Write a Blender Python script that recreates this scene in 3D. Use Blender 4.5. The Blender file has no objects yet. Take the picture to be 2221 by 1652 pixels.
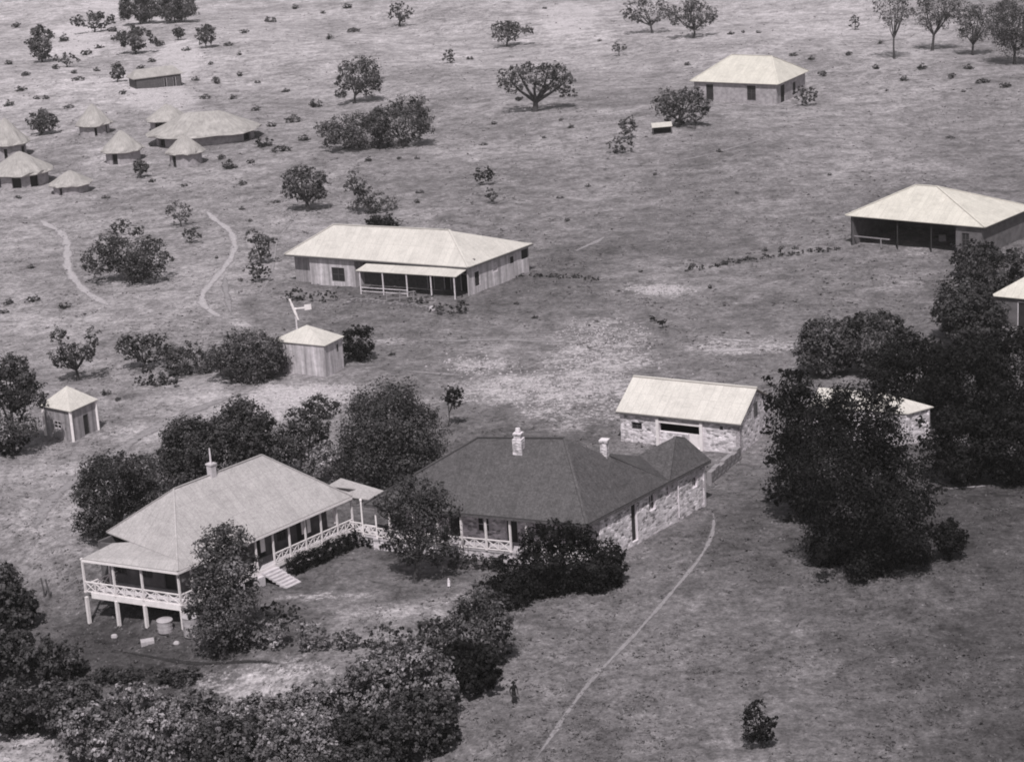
import bpy, math, random
import numpy as np
from mathutils import Vector

random.seed(7)
C = bpy.context.scene.collection
SC = bpy.context.scene
R = math.radians

# ------------------------------------------------------------------ camera
F, PITCH, ROLL, HC = 4600.0, 17.0, 3.5, 66.0      # focal length in units of a 2221 wide picture
_th, _ro = R(PITCH), R(ROLL)
FW = np.array([0, math.cos(_th), -math.sin(_th)])
_u0 = np.array([0, math.sin(_th), math.cos(_th)])
_r0 = np.array([1.0, 0, 0])
XA = math.cos(_ro) * _r0 - math.sin(_ro) * _u0
UA = math.sin(_ro) * _r0 + math.cos(_ro) * _u0
CP = np.array([0, 0, HC])

def ray(px, py):
    return XA * (px - 1110.5) / F - UA * (py - 826) / F + FW

def pr(P):
    v = np.asarray(P, float) - CP
    return np.array([1110.5 + F * (v @ XA) / (v @ FW), 826 - F * (v @ UA) / (v @ FW)])

def un(px, py, z=0.0):
    d = ray(px, py)
    return CP + d * (z - HC) / d[2]

def onp(px, py, P, Q):
    """point where the sight line meets the upright plane through P and Q"""
    d = ray(px, py)
    e = np.array([Q[0] - P[0], Q[1] - P[1]])
    n = np.array([-e[1], e[0]])
    t = (n @ (np.array(P[:2]) - CP[:2])) / (n @ d[:2])
    return CP + d * t

# ------------------------------------------------------------------ terrain
DIP_O = un(470, 1400)[:2]
DIP_D = un(250, 1440)[:2] - un(560, 1320)[:2]
DIP_D = DIP_D / np.linalg.norm(DIP_D)

def sstep(a, b, x):
    t = np.clip((x - a) / (b - a), 0, 1)
    return t * t * (3 - 2 * t)

def hgt(x, y):
    x = np.asarray(x, float); y = np.asarray(y, float)
    s = (x - DIP_O[0]) * DIP_D[0] + (y - DIP_O[1]) * DIP_D[1]
    dip = -1.55 * sstep(-5, 3, s) * sstep(225, 195, y) - 0.9 * sstep(4, 16, s) * sstep(215, 185, y)
    far = sstep(230, 420, y)
    und = (0.9 * np.sin(x * .031 + 1.3) * np.sin(y * .023) + .5 * np.sin(x * .083 + y * .05)) * far
    small = .06 * np.sin(x * .61 + 1.1 * np.sin(y * .37)) * np.sin(y * .53 + .7)
    return dip + und + small

def gp(px, py):
    z = 0.0
    for _ in range(12):
        P = un(px, py, z)
        z = float(hgt(P[0], P[1]))
    return np.array([P[0], P[1], z])

def hz(P, py):
    """height above P that shows at picture row py"""
    a = pr(P)[1]; b = pr(P + np.array([0, 0, 1.0]))[1]
    return (py - a) / (b - a)

# ------------------------------------------------------------------ materials
def grey(v, warm=0.0):
    return (v * (1.02 + warm), v * (0.945 + warm * 1.2), v * (1.01 - warm * 2.2), 1)

def ng(v): return (v, v, v, 1)

def newmat(name):
    m = bpy.data.materials.new(name); m.use_nodes = True
    nt = m.node_tree; nt.nodes.clear()
    out = nt.nodes.new('ShaderNodeOutputMaterial')
    b = nt.nodes.new('ShaderNodeBsdfPrincipled')
    nt.links.new(b.outputs[0], out.inputs[0])
    b.inputs['Roughness'].default_value = .85
    b.inputs['Specular IOR Level'].default_value = .2
    return m, nt, b

def N(nt, t, **kw):
    n = nt.nodes.new(t)
    for k, v in kw.items(): setattr(n, k, v)
    return n

def noise(nt, vec, scale, detail=4, rough=.6, dist=0.0):
    n = N(nt, 'ShaderNodeTexNoise')
    n.inputs['Scale'].default_value = scale; n.inputs['Detail'].default_value = detail
    n.inputs['Roughness'].default_value = rough; n.inputs['Distortion'].default_value = dist
    if vec is not None: nt.links.new(vec, n.inputs['Vector'])
    return n.outputs['Fac']

def ramp(nt, fac, stops):
    r = N(nt, 'ShaderNodeValToRGB')
    el = r.color_ramp.elements
    while len(el) < len(stops): el.new(.5)
    for e, (p, c) in zip(el, stops):
        e.position = p; e.color = c if not isinstance(c, (int, float)) else grey(c)
    nt.links.new(fac, r.inputs[0])
    return r.outputs[0]

def mul(nt, a, b, fac=1.0, mode='MULTIPLY'):
    m = N(nt, 'ShaderNodeMix', data_type='RGBA', blend_type=mode)
    m.inputs[0].default_value = fac if isinstance(fac, (int, float)) else 1
    if not isinstance(fac, (int, float)): nt.links.new(fac, m.inputs[0])
    for s, i in ((a, 6), (b, 7)):
        if isinstance(s, tuple): m.inputs[i].default_value = s
        else: nt.links.new(s, m.inputs[i])
    return m.outputs[2]

def mapped(nt, kind, scale):
    tc = N(nt, 'ShaderNodeTexCoord'); mp = N(nt, 'ShaderNodeMapping')
    mp.inputs['Scale'].default_value = scale
    nt.links.new(tc.outputs[kind], mp.inputs[0])
    return mp.outputs[0]

def bump(nt, b, h, strength, dist=.05):
    bp = N(nt, 'ShaderNodeBump'); bp.inputs['Strength'].default_value = strength
    bp.inputs['Distance'].default_value = dist
    nt.links.new(h, bp.inputs['Height']); nt.links.new(bp.outputs[0], b.inputs['Normal'])

def simple(name, v, var=.25, scale=3.0, rough=.85, warm=0.0):
    m, nt, b = newmat(name)
    o = mapped(nt, 'Object', (1, 1, 1))
    f = noise(nt, o, scale, 5)
    col = ramp(nt, f, [(.3, grey(v * (1 - var), warm)), (.7, grey(min(.95, v * (1 + var)), warm))])
    nt.links.new(col, b.inputs['Base Color']); b.inputs['Roughness'].default_value = rough
    return m

def sheet_roof(name, v, rust=.0, seam=.85, warm=.01, grain=.12):
    """corrugated iron: sheets with their own tone, weather streaks down the slope, rust patches"""
    m, nt, b = newmat(name)
    uv = mapped(nt, 'UV', (1, 1, 1))
    st = noise(nt, mapped(nt, 'UV', (2.2, .22, 1)), 1.0, 5, .65)
    c1 = ramp(nt, st, [(.25, grey(v * seam, warm)), (.65, grey(v, warm))])
    bl = noise(nt, uv, .35, 5, .7)
    c2 = mul(nt, c1, ramp(nt, bl, [(.28, ng(.80)), (.5, ng(.96)), (.62, (1, 1, 1, 1))]))
    fine = noise(nt, uv, 5.0, 3, .7)
    c3 = mul(nt, c2, ramp(nt, fine, [(.3, ng(1 - grain)), (.68, ng(1 + grain * .6))]))
    c3 = mul(nt, c3, ramp(nt, noise(nt, uv, 1.6, 4, .75), [(.3, ng(1 - grain * .8)), (.7, ng(1 + grain * .4))]))
    br = N(nt, 'ShaderNodeTexBrick'); br.inputs['Scale'].default_value = 1.0
    br.inputs['Brick Width'].default_value = .8; br.inputs['Row Height'].default_value = 2.6
    br.inputs['Mortar Size'].default_value = .022; br.offset = 0
    br.inputs['Color1'].default_value = (1, 1, 1, 1); br.inputs['Color2'].default_value = (.91, .91, .91, 1)
    br.inputs['Mortar'].default_value = (.76, .76, .76, 1)
    nt.links.new(uv, br.inputs['Vector'])
    c4 = mul(nt, c3, br.outputs['Color'])
    if rust > 0:
        rn = noise(nt, uv, .55, 6, .75, 1.0)
        c4 = mul(nt, c4, (.42, .36, .33, 1), ramp(nt, rn, [(.62 - rust * .12, 0.0), (.74, rust)]))
    nt.links.new(c4, b.inputs['Base Color']); b.inputs['Roughness'].default_value = .6
    w = N(nt, 'ShaderNodeTexWave'); w.inputs['Scale'].default_value = 2.1
    nt.links.new(uv, w.inputs['Vector']); bump(nt, b, w.outputs['Fac'], .25, .03)
    return m

def board_wall(name, v, dark=.5, width=.28):
    m, nt, b = newmat(name)
    f = noise(nt, mapped(nt, 'UV', (1 / width, .12, 1)), 1.0, 3, .6)
    c = ramp(nt, f, [(.32, grey(v * dark)), (.52, grey(v * .8)), (.68, grey(v * 1.15))])
    s = noise(nt, mapped(nt, 'UV', (1, 1, 1)), 2.0, 5, .7)
    c = mul(nt, c, ramp(nt, s, [(.3, ng(.7)), (.65, (1, 1, 1, 1))]))
    nt.links.new(c, b.inputs['Base Color'])
    bump(nt, b, f, .4, .03)
    return m

def stone_wall(name, v, mortar=.75):
    """random rubble: uneven stones, each with its own tone, in pale mortar, with patches of worn limewash"""
    m, nt, b = newmat(name)
    uv = mapped(nt, 'UV', (2.3, 4.3, 1))
    dn = N(nt, 'ShaderNodeTexNoise'); dn.inputs['Scale'].default_value = 2.0
    nt.links.new(uv, dn.inputs['Vector'])
    wv = mul(nt, uv, dn.outputs['Color'], .22, 'ADD')
    vo = N(nt, 'ShaderNodeTexVoronoi', feature='F1'); vo.inputs['Scale'].default_value = 1.0; nt.links.new(wv, vo.inputs['Vector'])
    ve = N(nt, 'ShaderNodeTexVoronoi', feature='DISTANCE_TO_EDGE'); ve.inputs['Scale'].default_value = 1.0; nt.links.new(wv, ve.inputs['Vector'])
    sp = N(nt, 'ShaderNodeSeparateColor'); nt.links.new(vo.outputs['Color'], sp.inputs[0])
    c = ramp(nt, sp.outputs[0], [(0.0, grey(v * .28)), (.35, grey(v * .75)), (.7, grey(v * 1.1)), (1.0, grey(min(.9, v * 1.45)))])
    edge = ramp(nt, ve.outputs['Distance'], [(.03, (1, 1, 1, 1)), (.09, (0, 0, 0, 1))])
    c = mul(nt, c, grey(mortar * v * 1.25), edge, 'MIX')
    s = noise(nt, mapped(nt, 'UV', (1, 1, 1)), .9, 6, .75)
    c = mul(nt, c, ramp(nt, s, [(.3, ng(.5)), (.5, ng(.95)), (.7, ng(1.3))]))
    nt.links.new(c, b.inputs['Base Color'])
    bump(nt, b, ve.outputs['Distance'], .6, .1)
    return m

M = {}
M['white'] = simple('white_paint', .74, .12, 2.0, .6, .01)
M['cream'] = simple('pale_plaster', .5, .2, 1.5)
M['offwhite'] = simple('weathered_white', .62, .25, 3.0)
M['roof_white'] = sheet_roof('white_iron_roof', .58, .0, .93, .03)
M['roof_barn'] = sheet_roof('barn_iron_roof', .62, .1, .9, .03)
M['roof_stain'] = sheet_roof('stained_iron_roof', .60, .35, .93, .04)
M['roof_grey'] = sheet_roof('grey_iron_roof', .44, .0, .93, .01, .2)
M['roof_dark'] = sheet_roof('dark_roof', .10, .1, .93, .0, .42)
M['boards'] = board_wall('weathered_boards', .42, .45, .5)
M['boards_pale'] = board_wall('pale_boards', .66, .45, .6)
M['stone'] = stone_wall('stone_masonry', .62); M['stone_rough'] = stone_wall('rough_rubble_stone', .24)
M['stone_white'] = stone_wall('limewashed_stone', .66, .7)
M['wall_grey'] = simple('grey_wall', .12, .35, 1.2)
M['mud'] = simple('mud_wall', .32, .3, 1.5)
M['dark'] = simple('dark_interior', .03, .3, 2.0)  # near-black, also stands in for shade inside openings
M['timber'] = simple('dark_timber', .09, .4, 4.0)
M['bark'] = simple('bark', .055, .4, 6.0)
M['bark_pale'] = simple('pale_bark', .16, .4, 6.0)
M['earth'] = simple('wet_earth', .06, .4, 4.0)
M['concrete'] = simple('pale_concrete', .40, .2, 3.0)
M['tank'] = simple('galvanised_tank', .36, .25, 2.0, .5)
M['skin'] = simple('skin', .03, .15, 9.0, .6)
M['cloth_dark'] = simple('dark_cloth', .012, .2, 9.0)
M['cloth_mid'] = simple('grey_cloth', .03, .2, 9.0)
M['cloth_white'] = simple('white_cloth', .75, .06, 9.0)
M['glass'], _nt, _b = newmat('dark_glass')
_b.inputs['Base Color'].default_value = grey(.03); _b.inputs['Roughness'].default_value = .15

def thatch_mat(name, v):
    m, nt, b = newmat(name)
    f = noise(nt, mapped(nt, 'UV', (14, 1.2, 1)), 1.0, 5, .7)
    c = ramp(nt, f, [(.28, grey(v * .6, .02)), (.7, grey(v * 1.15, .02))])
    s = noise(nt, mapped(nt, 'Object', (1, 1, 1)), .6, 5, .7)
    c = mul(nt, c, ramp(nt, s, [(.3, ng(.72)), (.62, (1, 1, 1, 1))]))
    nt.links.new(c, b.inputs['Base Color']); bump(nt, b, f, .8, .06)
    return m
M['thatch'] = thatch_mat('thatch', .40)

def leaf_mat(name, lo, hi, spec=.22):
    m, nt, b = newmat(name)
    a = N(nt, 'ShaderNodeAttribute'); a.attribute_name = 'tone'
    c = ramp(nt, a.outputs['Fac'], [(0.0, grey(lo)), (.75, grey((lo + hi) * .45)), (1.0, grey(hi))])  # high tones paint bright leaf highlights into the colour
    nt.links.new(c, b.inputs['Base Color']); b.inputs['Roughness'].default_value = .5
    b.inputs['Specular IOR Level'].default_value = spec; b.inputs['Roughness'].default_value = .62
    return m
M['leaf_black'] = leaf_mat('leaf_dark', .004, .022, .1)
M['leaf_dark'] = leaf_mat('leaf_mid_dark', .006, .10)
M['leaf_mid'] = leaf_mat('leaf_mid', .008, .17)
M['leaf_pale'] = leaf_mat('leaf_pale', .015, .40)  # widest tone range: pale leaves, with sunlit highlights painted as colour
M['grass_blade'] = leaf_mat('grass_blade', .06, .5)

# ------------------------------------------------------------------ mesh helper
ROOT = {}
class MB:
    def __init__(s): s.v = []; s.f = []; s.uv = []
    def face(s, pts, uvs=None):
        i = len(s.v); s.v += [tuple(map(float, p)) for p in pts]
        s.f.append(tuple(range(i, i + len(pts))))
        s.uv.append(uvs if uvs is not None else [(0, 0)] * len(pts))
    def slab(s, pts, t=.08, down=None):
        """a sheet: polygon on top, thickness t straight down; uv along the first edge"""
        P = [np.array(p, float) for p in pts]
        e = P[1] - P[0]; e = e / np.linalg.norm(e)
        nrm = np.zeros(3)
        for i in range(len(P)):
            nrm += np.cross(P[i], P[(i + 1) % len(P)])
        if nrm[2] < 0: P = P[::-1]; nrm = -nrm
        n = nrm / (np.linalg.norm(nrm) + 1e-9)
        w = np.cross(n, e)
        U = [((p - P[0]) @ e, (p - P[0]) @ w) for p in P]
        B = [p - np.array([0, 0, t]) for p in P]
        s.face(P, U); s.face(B[::-1], U[::-1])
        for i in range(len(P)):
            j = (i + 1) % len(P)
            s.face([P[i], B[i], B[j], P[j]])
    def beam(s, p, q, w=.1, h=None):
        h = w if h is None else h
        p = np.array(p, float); q = np.array(q, float); d = q - p; d = d / (np.linalg.norm(d) + 1e-9)
        a = np.cross(d, [0, 0, 1]) if abs(d[2]) < .95 else np.array([1.0, 0, 0])
        if abs(d[2]) >= .95 and hasattr(s, 'ax'): a = np.array([s.ax[0], s.ax[1], 0])
        a = a / np.linalg.norm(a); b = np.cross(a, d)
        a = a * w / 2; b = b * h / 2
        c = [p - a - b, p + a - b, p + a + b, p - a + b, q - a - b, q + a - b, q + a + b, q - a + b]
        L = float(np.linalg.norm(q - p))
        for f in ((3, 2, 1, 0), (4, 5, 6, 7)): s.face([c[i] for i in f])
        for f in ((0, 1, 5, 4), (1, 2, 6, 5), (2, 3, 7, 6), (3, 0, 4, 7)):
            s.face([c[i] for i in f], [(0, 0), (w, 0), (w, L), (0, L)])
    def prism(s, base, z0, z1):
        """upright prism on a plan polygon (list of xy)"""
        A = sum(base[i][0] * base[(i + 1) % len(base)][1] - base[(i + 1) % len(base)][0] * base[i][1] for i in range(len(base)))
        if A < 0: base = base[::-1]
        s.face([(p[0], p[1], z1) for p in base], [(p[0], p[1]) for p in base])
        s.face([(p[0], p[1], z0) for p in base[::-1]])
        u = 0
        for i in range(len(base)):
            a, b = base[i], base[(i + 1) % len(base)]
            L = math.hypot(b[0] - a[0], b[1] - a[1])
            s.face([(a[0], a[1], z0), (b[0], b[1], z0), (b[0], b[1], z1), (a[0], a[1], z1)],
                   [(u, z0), (u + L, z0), (u + L, z1), (u, z1)]); u += L
    def wall(s, P, Q, z0, z1, t=.25, ops=(), inn=None, gable=None):
        """wall with real openings between plan points P and Q; inn = unit vector to the inside"""
        P = np.array(P[:2], float); Q = np.array(Q[:2], float); L = np.linalg.norm(Q - P); e = (Q - P) / L
        if inn is None: inn = np.array([-e[1], e[0]])
        us = sorted(set([0, L] + [min(max(o[i], 0), L) for o in ops for i in (0, 1)]))
        zs = sorted(set([z0, z1] + [min(max(o[i], z0), z1) for o in ops for i in (2, 3)]))
        def pt(u, z, d): q = P + e * u + inn * d; return (q[0], q[1], z)
        def solid(i, j):
            if i < 0 or j < 0 or i >= len(us) - 1 or j >= len(zs) - 1: return False
            uc = (us[i] + us[i + 1]) / 2; zc = (zs[j] + zs[j + 1]) / 2
            return not any(o[0] < uc < o[1] and o[2] < zc < o[3] for o in ops)
        for i in range(len(us) - 1):
            for j in range(len(zs) - 1):
                if not solid(i, j): continue
                a, b, c, d = us[i], us[i + 1], zs[j], zs[j + 1]
                U = [(a, c), (b, c), (b, d), (a, d)]
                s.face([pt(a, c, 0), pt(b, c, 0), pt(b, d, 0), pt(a, d, 0)], U)
                s.face([pt(a, c, t), pt(a, d, t), pt(b, d, t), pt(b, c, t)], [U[0], U[3], U[2], U[1]])
                if not solid(i - 1, j): s.face([pt(a, c, 0), pt(a, d, 0), pt(a, d, t), pt(a, c, t)])
                if not solid(i + 1, j): s.face([pt(b, c, 0), pt(b, c, t), pt(b, d, t), pt(b, d, 0)])
                if not solid(i, j - 1): s.face([pt(a, c, 0), pt(a, c, t), pt(b, c, t), pt(b, c, 0)])
                if not solid(i, j + 1): s.face([pt(a, d, 0), pt(b, d, 0), pt(b, d, t), pt(a, d, t)])
        if gable:
            g0 = pt(0, z1, 0); g1 = pt(L, z1, 0); ga = pt(gable[0], gable[1], 0)
            h0 = pt(0, z1, t); h1 = pt(L, z1, t); ha = pt(gable[0], gable[1], t)
            s.face([g0, g1, ga], [(0, z1), (L, z1), gable]); s.face([h0, ha, h1], [(0, z1), gable, (L, z1)])
            s.face([g0, ga, ha, h0]); s.face([ga, g1, h1, ha])
    def tube(s, path, radii, n=7, cap=True):
        path = [np.array(p, float) for p in path]; rings = []
        for i, p in enumerate(path):
            d = path[min(i + 1, len(path) - 1)] - path[max(i - 1, 0)]; d = d / (np.linalg.norm(d) + 1e-9)
            a = np.cross(d, [.31, .95, .05]); a = a / np.linalg.norm(a); b = np.cross(d, a)
            rings.append([p + radii[i] * (math.cos(k * 2 * math.pi / n) * a + math.sin(k * 2 * math.pi / n) * b) for k in range(n)])
        for i in range(len(rings) - 1):
            for k in range(n):
                k2 = (k + 1) % n
                s.face([rings[i][k], rings[i][k2], rings[i + 1][k2], rings[i + 1][k]])
        if cap: s.face(rings[0][::-1]); s.face(rings[-1])
    def lathe(s, c, prof, n=16):
        for i in range(len(prof) - 1):
            (r0, z0), (r1, z1) = prof[i], prof[i + 1]
            for k in range(n):
                a, b = 2 * math.pi * k / n, 2 * math.pi * (k + 1) / n
                q = [(c[0] + r * math.cos(t), c[1] + r * math.sin(t), c[2] + z) for r, z, t in ((r0, z0, a), (r0, z0, b), (r1, z1, b), (r1, z1, a))]
                if r0 < 1e-6: s.face([q[0], q[2], q[3]])
                elif r1 < 1e-6: s.face([q[0], q[1], q[2]])
                else: s.face(q)
    def build(s, name, mat, parent=None, loc=None, smooth=False):
        if parent is not None: base = ROOT[parent.name]
        else: base = np.array(loc if loc is not None else (0, 0, 0), float)
        me = bpy.data.meshes.new(name)
        V = np.array(s.v, float) - base
        me.from_pydata(V.tolist(), [], s.f)
        uvl = me.uv_layers.new(name='UVMap')
        flat = [c for fu in s.uv for uv in fu for c in uv]
        uvl.data.foreach_set('uv', flat)
        me.materials.append(mat)
        if smooth: me.polygons.foreach_set('use_smooth', [True] * len(me.polygons))
        me.update()
        o = bpy.data.objects.new(name, me); C.objects.link(o)
        if parent is not None: o.parent = parent
        else: o.location = base
        ROOT[o.name] = base
        return o

def tag(o, label=None, cat=None, group=None, kind=None):
    if label: o['label'] = label
    if cat: o['category'] = cat
    if group: o['group'] = group
    if kind: o['kind'] = kind
    return o

def thing(name, label, cat, loc, group=None):
    o = bpy.data.objects.new(name, None); C.objects.link(o)
    o.location = tuple(map(float, loc)); o.empty_display_size = .5
    ROOT[o.name] = np.array(loc, float)
    return tag(o, label, cat, group)

# ------------------------------------------------------------------ foliage
rng = np.random.default_rng(11)

def leaf_mesh(name, cen, siz, tone, mat, parent=None, loc=None, up=.5, outw=None, aspect=1.0):
    n = len(cen)
    nr = rng.normal(size=(n, 3))
    if outw is not None: nr = nr * .62 + outw * 1.25
    nr[:, 2] += up
    nr /= np.linalg.norm(nr, axis=1)[:, None] + 1e-9
    t = np.cross(nr, rng.normal(size=(n, 3))); t /= np.linalg.norm(t, axis=1)[:, None] + 1e-9
    b = np.cross(nr, t)
    sz = siz[:, None]
    bend = nr * sz * .25
    v = np.stack([cen - t * sz * aspect, cen - b * sz * .62 + bend * .3, cen + t * sz * aspect - bend, cen + b * sz * .62 + bend * .3], 1).reshape(-1, 3)
    base = ROOT[parent.name] if parent is not None else np.array(loc, float)
    v = v - base
    me = bpy.data.meshes.new(name)
    me.vertices.add(n * 4); me.vertices.foreach_set('co', v.ravel())
    me.loops.add(n * 4); me.loops.foreach_set('vertex_index', np.arange(n * 4, dtype=np.int32))
    me.polygons.add(n); me.polygons.foreach_set('loop_start', np.arange(0, n * 4, 4, dtype=np.int32))
    me.polygons.foreach_set('loop_total', np.full(n, 4, dtype=np.int32))
    at = me.attributes.new('tone', 'FLOAT', 'FACE'); at.data.foreach_set('value', tone.astype(np.float32))
    me.materials.append(mat); me.update(calc_edges=True)
    o = bpy.data.objects.new(name, me); C.objects.link(o)
    if parent is not None: o.parent = parent
    else: o.location = tuple(base)
    ROOT[o.name] = base
    return o

def cloud(lobes, leaf, dens=1.0, shell=.55):
    """leaf positions filling a set of ellipsoid lobes (c, r) ; gaps come from clumped sampling"""
    P = []; O = []; T = []
    for c, r in lobes:
        area = 4 * math.pi * ((r[0] * r[1]) ** 1.6 / 3 + (r[0] * r[2]) ** 1.6 / 3 + (r[1] * r[2]) ** 1.6 / 3) ** (1 / 1.6)
        n = int(dens * 1.5 * area / (leaf * leaf)) + 12
        # twigs: sub-clumps on and inside the lobe
        k = max(5, n // 14)
        d = rng.normal(size=(k, 3)); d /= np.linalg.norm(d, axis=1)[:, None]
        rad = shell + (1.08 - shell) * rng.random(k) ** .8; out_ = rng.random(k) < .14; rad[out_] *= 1 + .28 * rng.random(int(out_.sum()))
        sub = d * rad[:, None]
        idx = rng.integers(0, k, n)
        q = sub[idx] + rng.normal(size=(n, 3)) * .13
        r = r * np.array([rng.uniform(.9, 1.2), rng.uniform(.9, 1.2), rng.uniform(.8, 1.05)])
        P.append(c + q * r); O.append(q / (np.linalg.norm(q, axis=1)[:, None] + 1e-6))
        ct = rng.random(k) ** 1.3 * .75 + .4 * rng.random()
        T.append(np.clip(ct[idx] * .75 + rng.random(n) * .35, 0, 1))
    P = np.concatenate(P); O = np.concatenate(O); T = np.concatenate(T)
    return P, O, T

def jac(P):
    a = pr(P)
    return a, pr(P + np.array([1, 0, 0])) - a, pr(P + np.array([0, 0, 1.0])) - a

def px_off(J, px, py):
    a, jx, jz = J
    A = np.array([[jx[0], jz[0]], [jx[1], jz[1]]])
    return np.linalg.solve(A, np.array([px, py]) - a)

def auto_lobes(bb, n, seed, flat=False):
    r = random.Random(seed)
    x0, x1, y0, y1 = bb; cx, cy = (x0 + x1) / 2, (y0 + y1) / 2; w, h = (x1 - x0) / 2, (y1 - y0) / 2
    out = [(cx, cy, min(w, h) * .62)]
    for i in range(n):
        a = (i + r.random() * .8) * 2 * math.pi / n; k = r.uniform(.5, .78)
        rr = min(w, h) * r.uniform(.26, .46)
        kx = max(0.0, min(1 - rr / w, k)); ky = max(0.0, min(1 - rr / h, k))
        out.append((cx + math.cos(a) * w * kx, cy + math.sin(a) * h * ky, rr))
    for i in range(n // 2):
        a = r.random() * 6.28; k = r.uniform(.75, .95); rr = min(w, h) * r.uniform(.12, .2)
        out.append((cx + math.cos(a) * (w - rr * .6) * k, cy + math.sin(a) * (h - rr * .6) * k, rr))
    return out

def plant(name, label, cat, base, lobes, mat, leaf_px=4.2, dens=1.0, trunk=None, limbs=5, seed=0, depth=.55,
          group=None, up=.5, zsq=1.0, crown_name='crown', bark='bark', single=False, minz=.05):
    """tree or shrub whose lobes (x, y, radius) are measured on the photograph and stood on the ground at base"""
    r = random.Random(seed * 13 + 5)
    P0 = gp(*base); J = jac(P0); s = math.hypot(*J[2]); sx = math.hypot(*J[1])
    W = max(l[0] + l[2] for l in lobes) - min(l[0] - l[2] for l in lobes)
    L = []
    for (lx, ly, lr) in lobes:
        ox, oz = px_off(J, lx, ly)
        rr = lr / sx
        oy = r.uniform(-1, 1) * max(0.0, W / sx / 2 - rr) * depth
        # keep the seen place when a lobe moves nearer or farther
        oz2 = oz - oy * (HC - P0[2] - oz) / P0[1]
        oz2 = max(oz2, minz + rr * zsq * .55)
        L.append((P0 + np.array([ox, oy, oz2]), np.array([rr, rr, rr * zsq])))
    leaf = leaf_px / sx / 2
    Pc, O, T = cloud(L, leaf * 2, dens)
    g = hgt(Pc[:, 0], Pc[:, 1]) + .03
    Pc[:, 2] = np.maximum(Pc[:, 2], g)
    siz = leaf * (0.5 + 1.15 * rng.random(len(Pc)) ** 1.4)
    if single:
        o = leaf_mesh(name, Pc, siz, T, mat, None, P0, up, O)
        return tag(o, label, cat, group)
    t = thing(name, label, cat, P0, group)
    leaf_mesh(crown_name, Pc, siz, T, mat, t, None, up, O)
    if trunk:
        tw = trunk / sx / 2
        m = MB()
        top = np.mean([c for c, _ in L], axis=0); zc = min(c[2] for c, _ in L)
        fork = P0 + np.array([(top[0] - P0[0]) * .25, (top[1] - P0[1]) * .25, max(.35 * (top[2] - P0[2]), (zc - P0[2]) * .55)])
        m.tube([P0 - np.array([0, 0, .2]), P0 + (fork - P0) * .08, P0 + (fork - P0) * .5 + np.array([r.uniform(-.1, .1), 0, 0]), fork], [tw * 1.6, tw * 1.15, tw * .9, tw * .8], 8)
        Ls = sorted(L, key=lambda q: -q[1][0])[:limbs]
        for c, rr in Ls:
            mid = fork + (c - fork) * .5 + np.array([r.uniform(-.3, .3) * rr[0], r.uniform(-.2, .2), -.12 * rr[2]])
            m.tube([fork - np.array([0, 0, tw * .4]), mid, c + np.array([0, 0, rr[2] * .3])], [tw * .7, tw * .42, tw * .12], 6)
        m.build('trunk', M[bark], t, smooth=True)
    return t

# ------------------------------------------------------------------ world, sun, camera
w = bpy.data.worlds.new('World'); SC.world = w; w.use_nodes = True
nt = w.node_tree; nt.nodes.clear()
wo = nt.nodes.new('ShaderNodeOutputWorld'); bg = nt.nodes.new('ShaderNodeBackground')
sk = nt.nodes.new('ShaderNodeTexSky'); sk.sky_type = 'NISHITA'; sk.sun_disc = False
hs = nt.nodes.new('ShaderNodeHueSaturation'); hs.inputs['Saturation'].default_value = .06
nt.links.new(sk.outputs[0], hs.inputs['Color']); nt.links.new(hs.outputs[0], bg.inputs[0]); nt.links.new(bg.outputs[0], wo.inputs[0])
SUN_EL = 57.0
sdir = np.array([-.10, -.99, 0]); sdir /= np.linalg.norm(sdir)
S = Vector((sdir[0] * math.cos(R(SUN_EL)), sdir[1] * math.cos(R(SUN_EL)), math.sin(R(SUN_EL))))
sk.sun_elevation = R(SUN_EL); sk.sun_rotation = math.atan2(sdir[0], sdir[1])
bg.inputs[1].default_value = .075
sl = bpy.data.lights.new('sun', 'SUN'); sl.energy = 4.2; sl.angle = R(.5); sl.color = (1, .975, .955)
so = bpy.data.objects.new('sun', sl); C.objects.link(so)
so.rotation_euler = S.to_track_quat('Z', 'Y').to_euler(); so.location = (-100, 100, 150)
cd = bpy.data.cameras.new('camera'); co = bpy.data.objects.new('camera', cd); C.objects.link(co)
from mathutils import Matrix
mw = Matrix(((XA[0], UA[0], -FW[0], CP[0]), (XA[1], UA[1], -FW[1], CP[1]), (XA[2], UA[2], -FW[2], CP[2]), (0, 0, 0, 1)))
co.matrix_world = mw
cd.sensor_fit = 'HORIZONTAL'; cd.sensor_width = 36.0; cd.lens = 36.0 * F / 2221.0
cd.clip_start = 1.0; cd.clip_end = 8000
SC.camera = co
SC.view_settings.view_transform = 'Standard'; SC.view_settings.look = 'None'
SC.cycles.filter_width = 1.9
SC.view_settings.exposure = 0.0; SC.view_settings.gamma = 1.0

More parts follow.
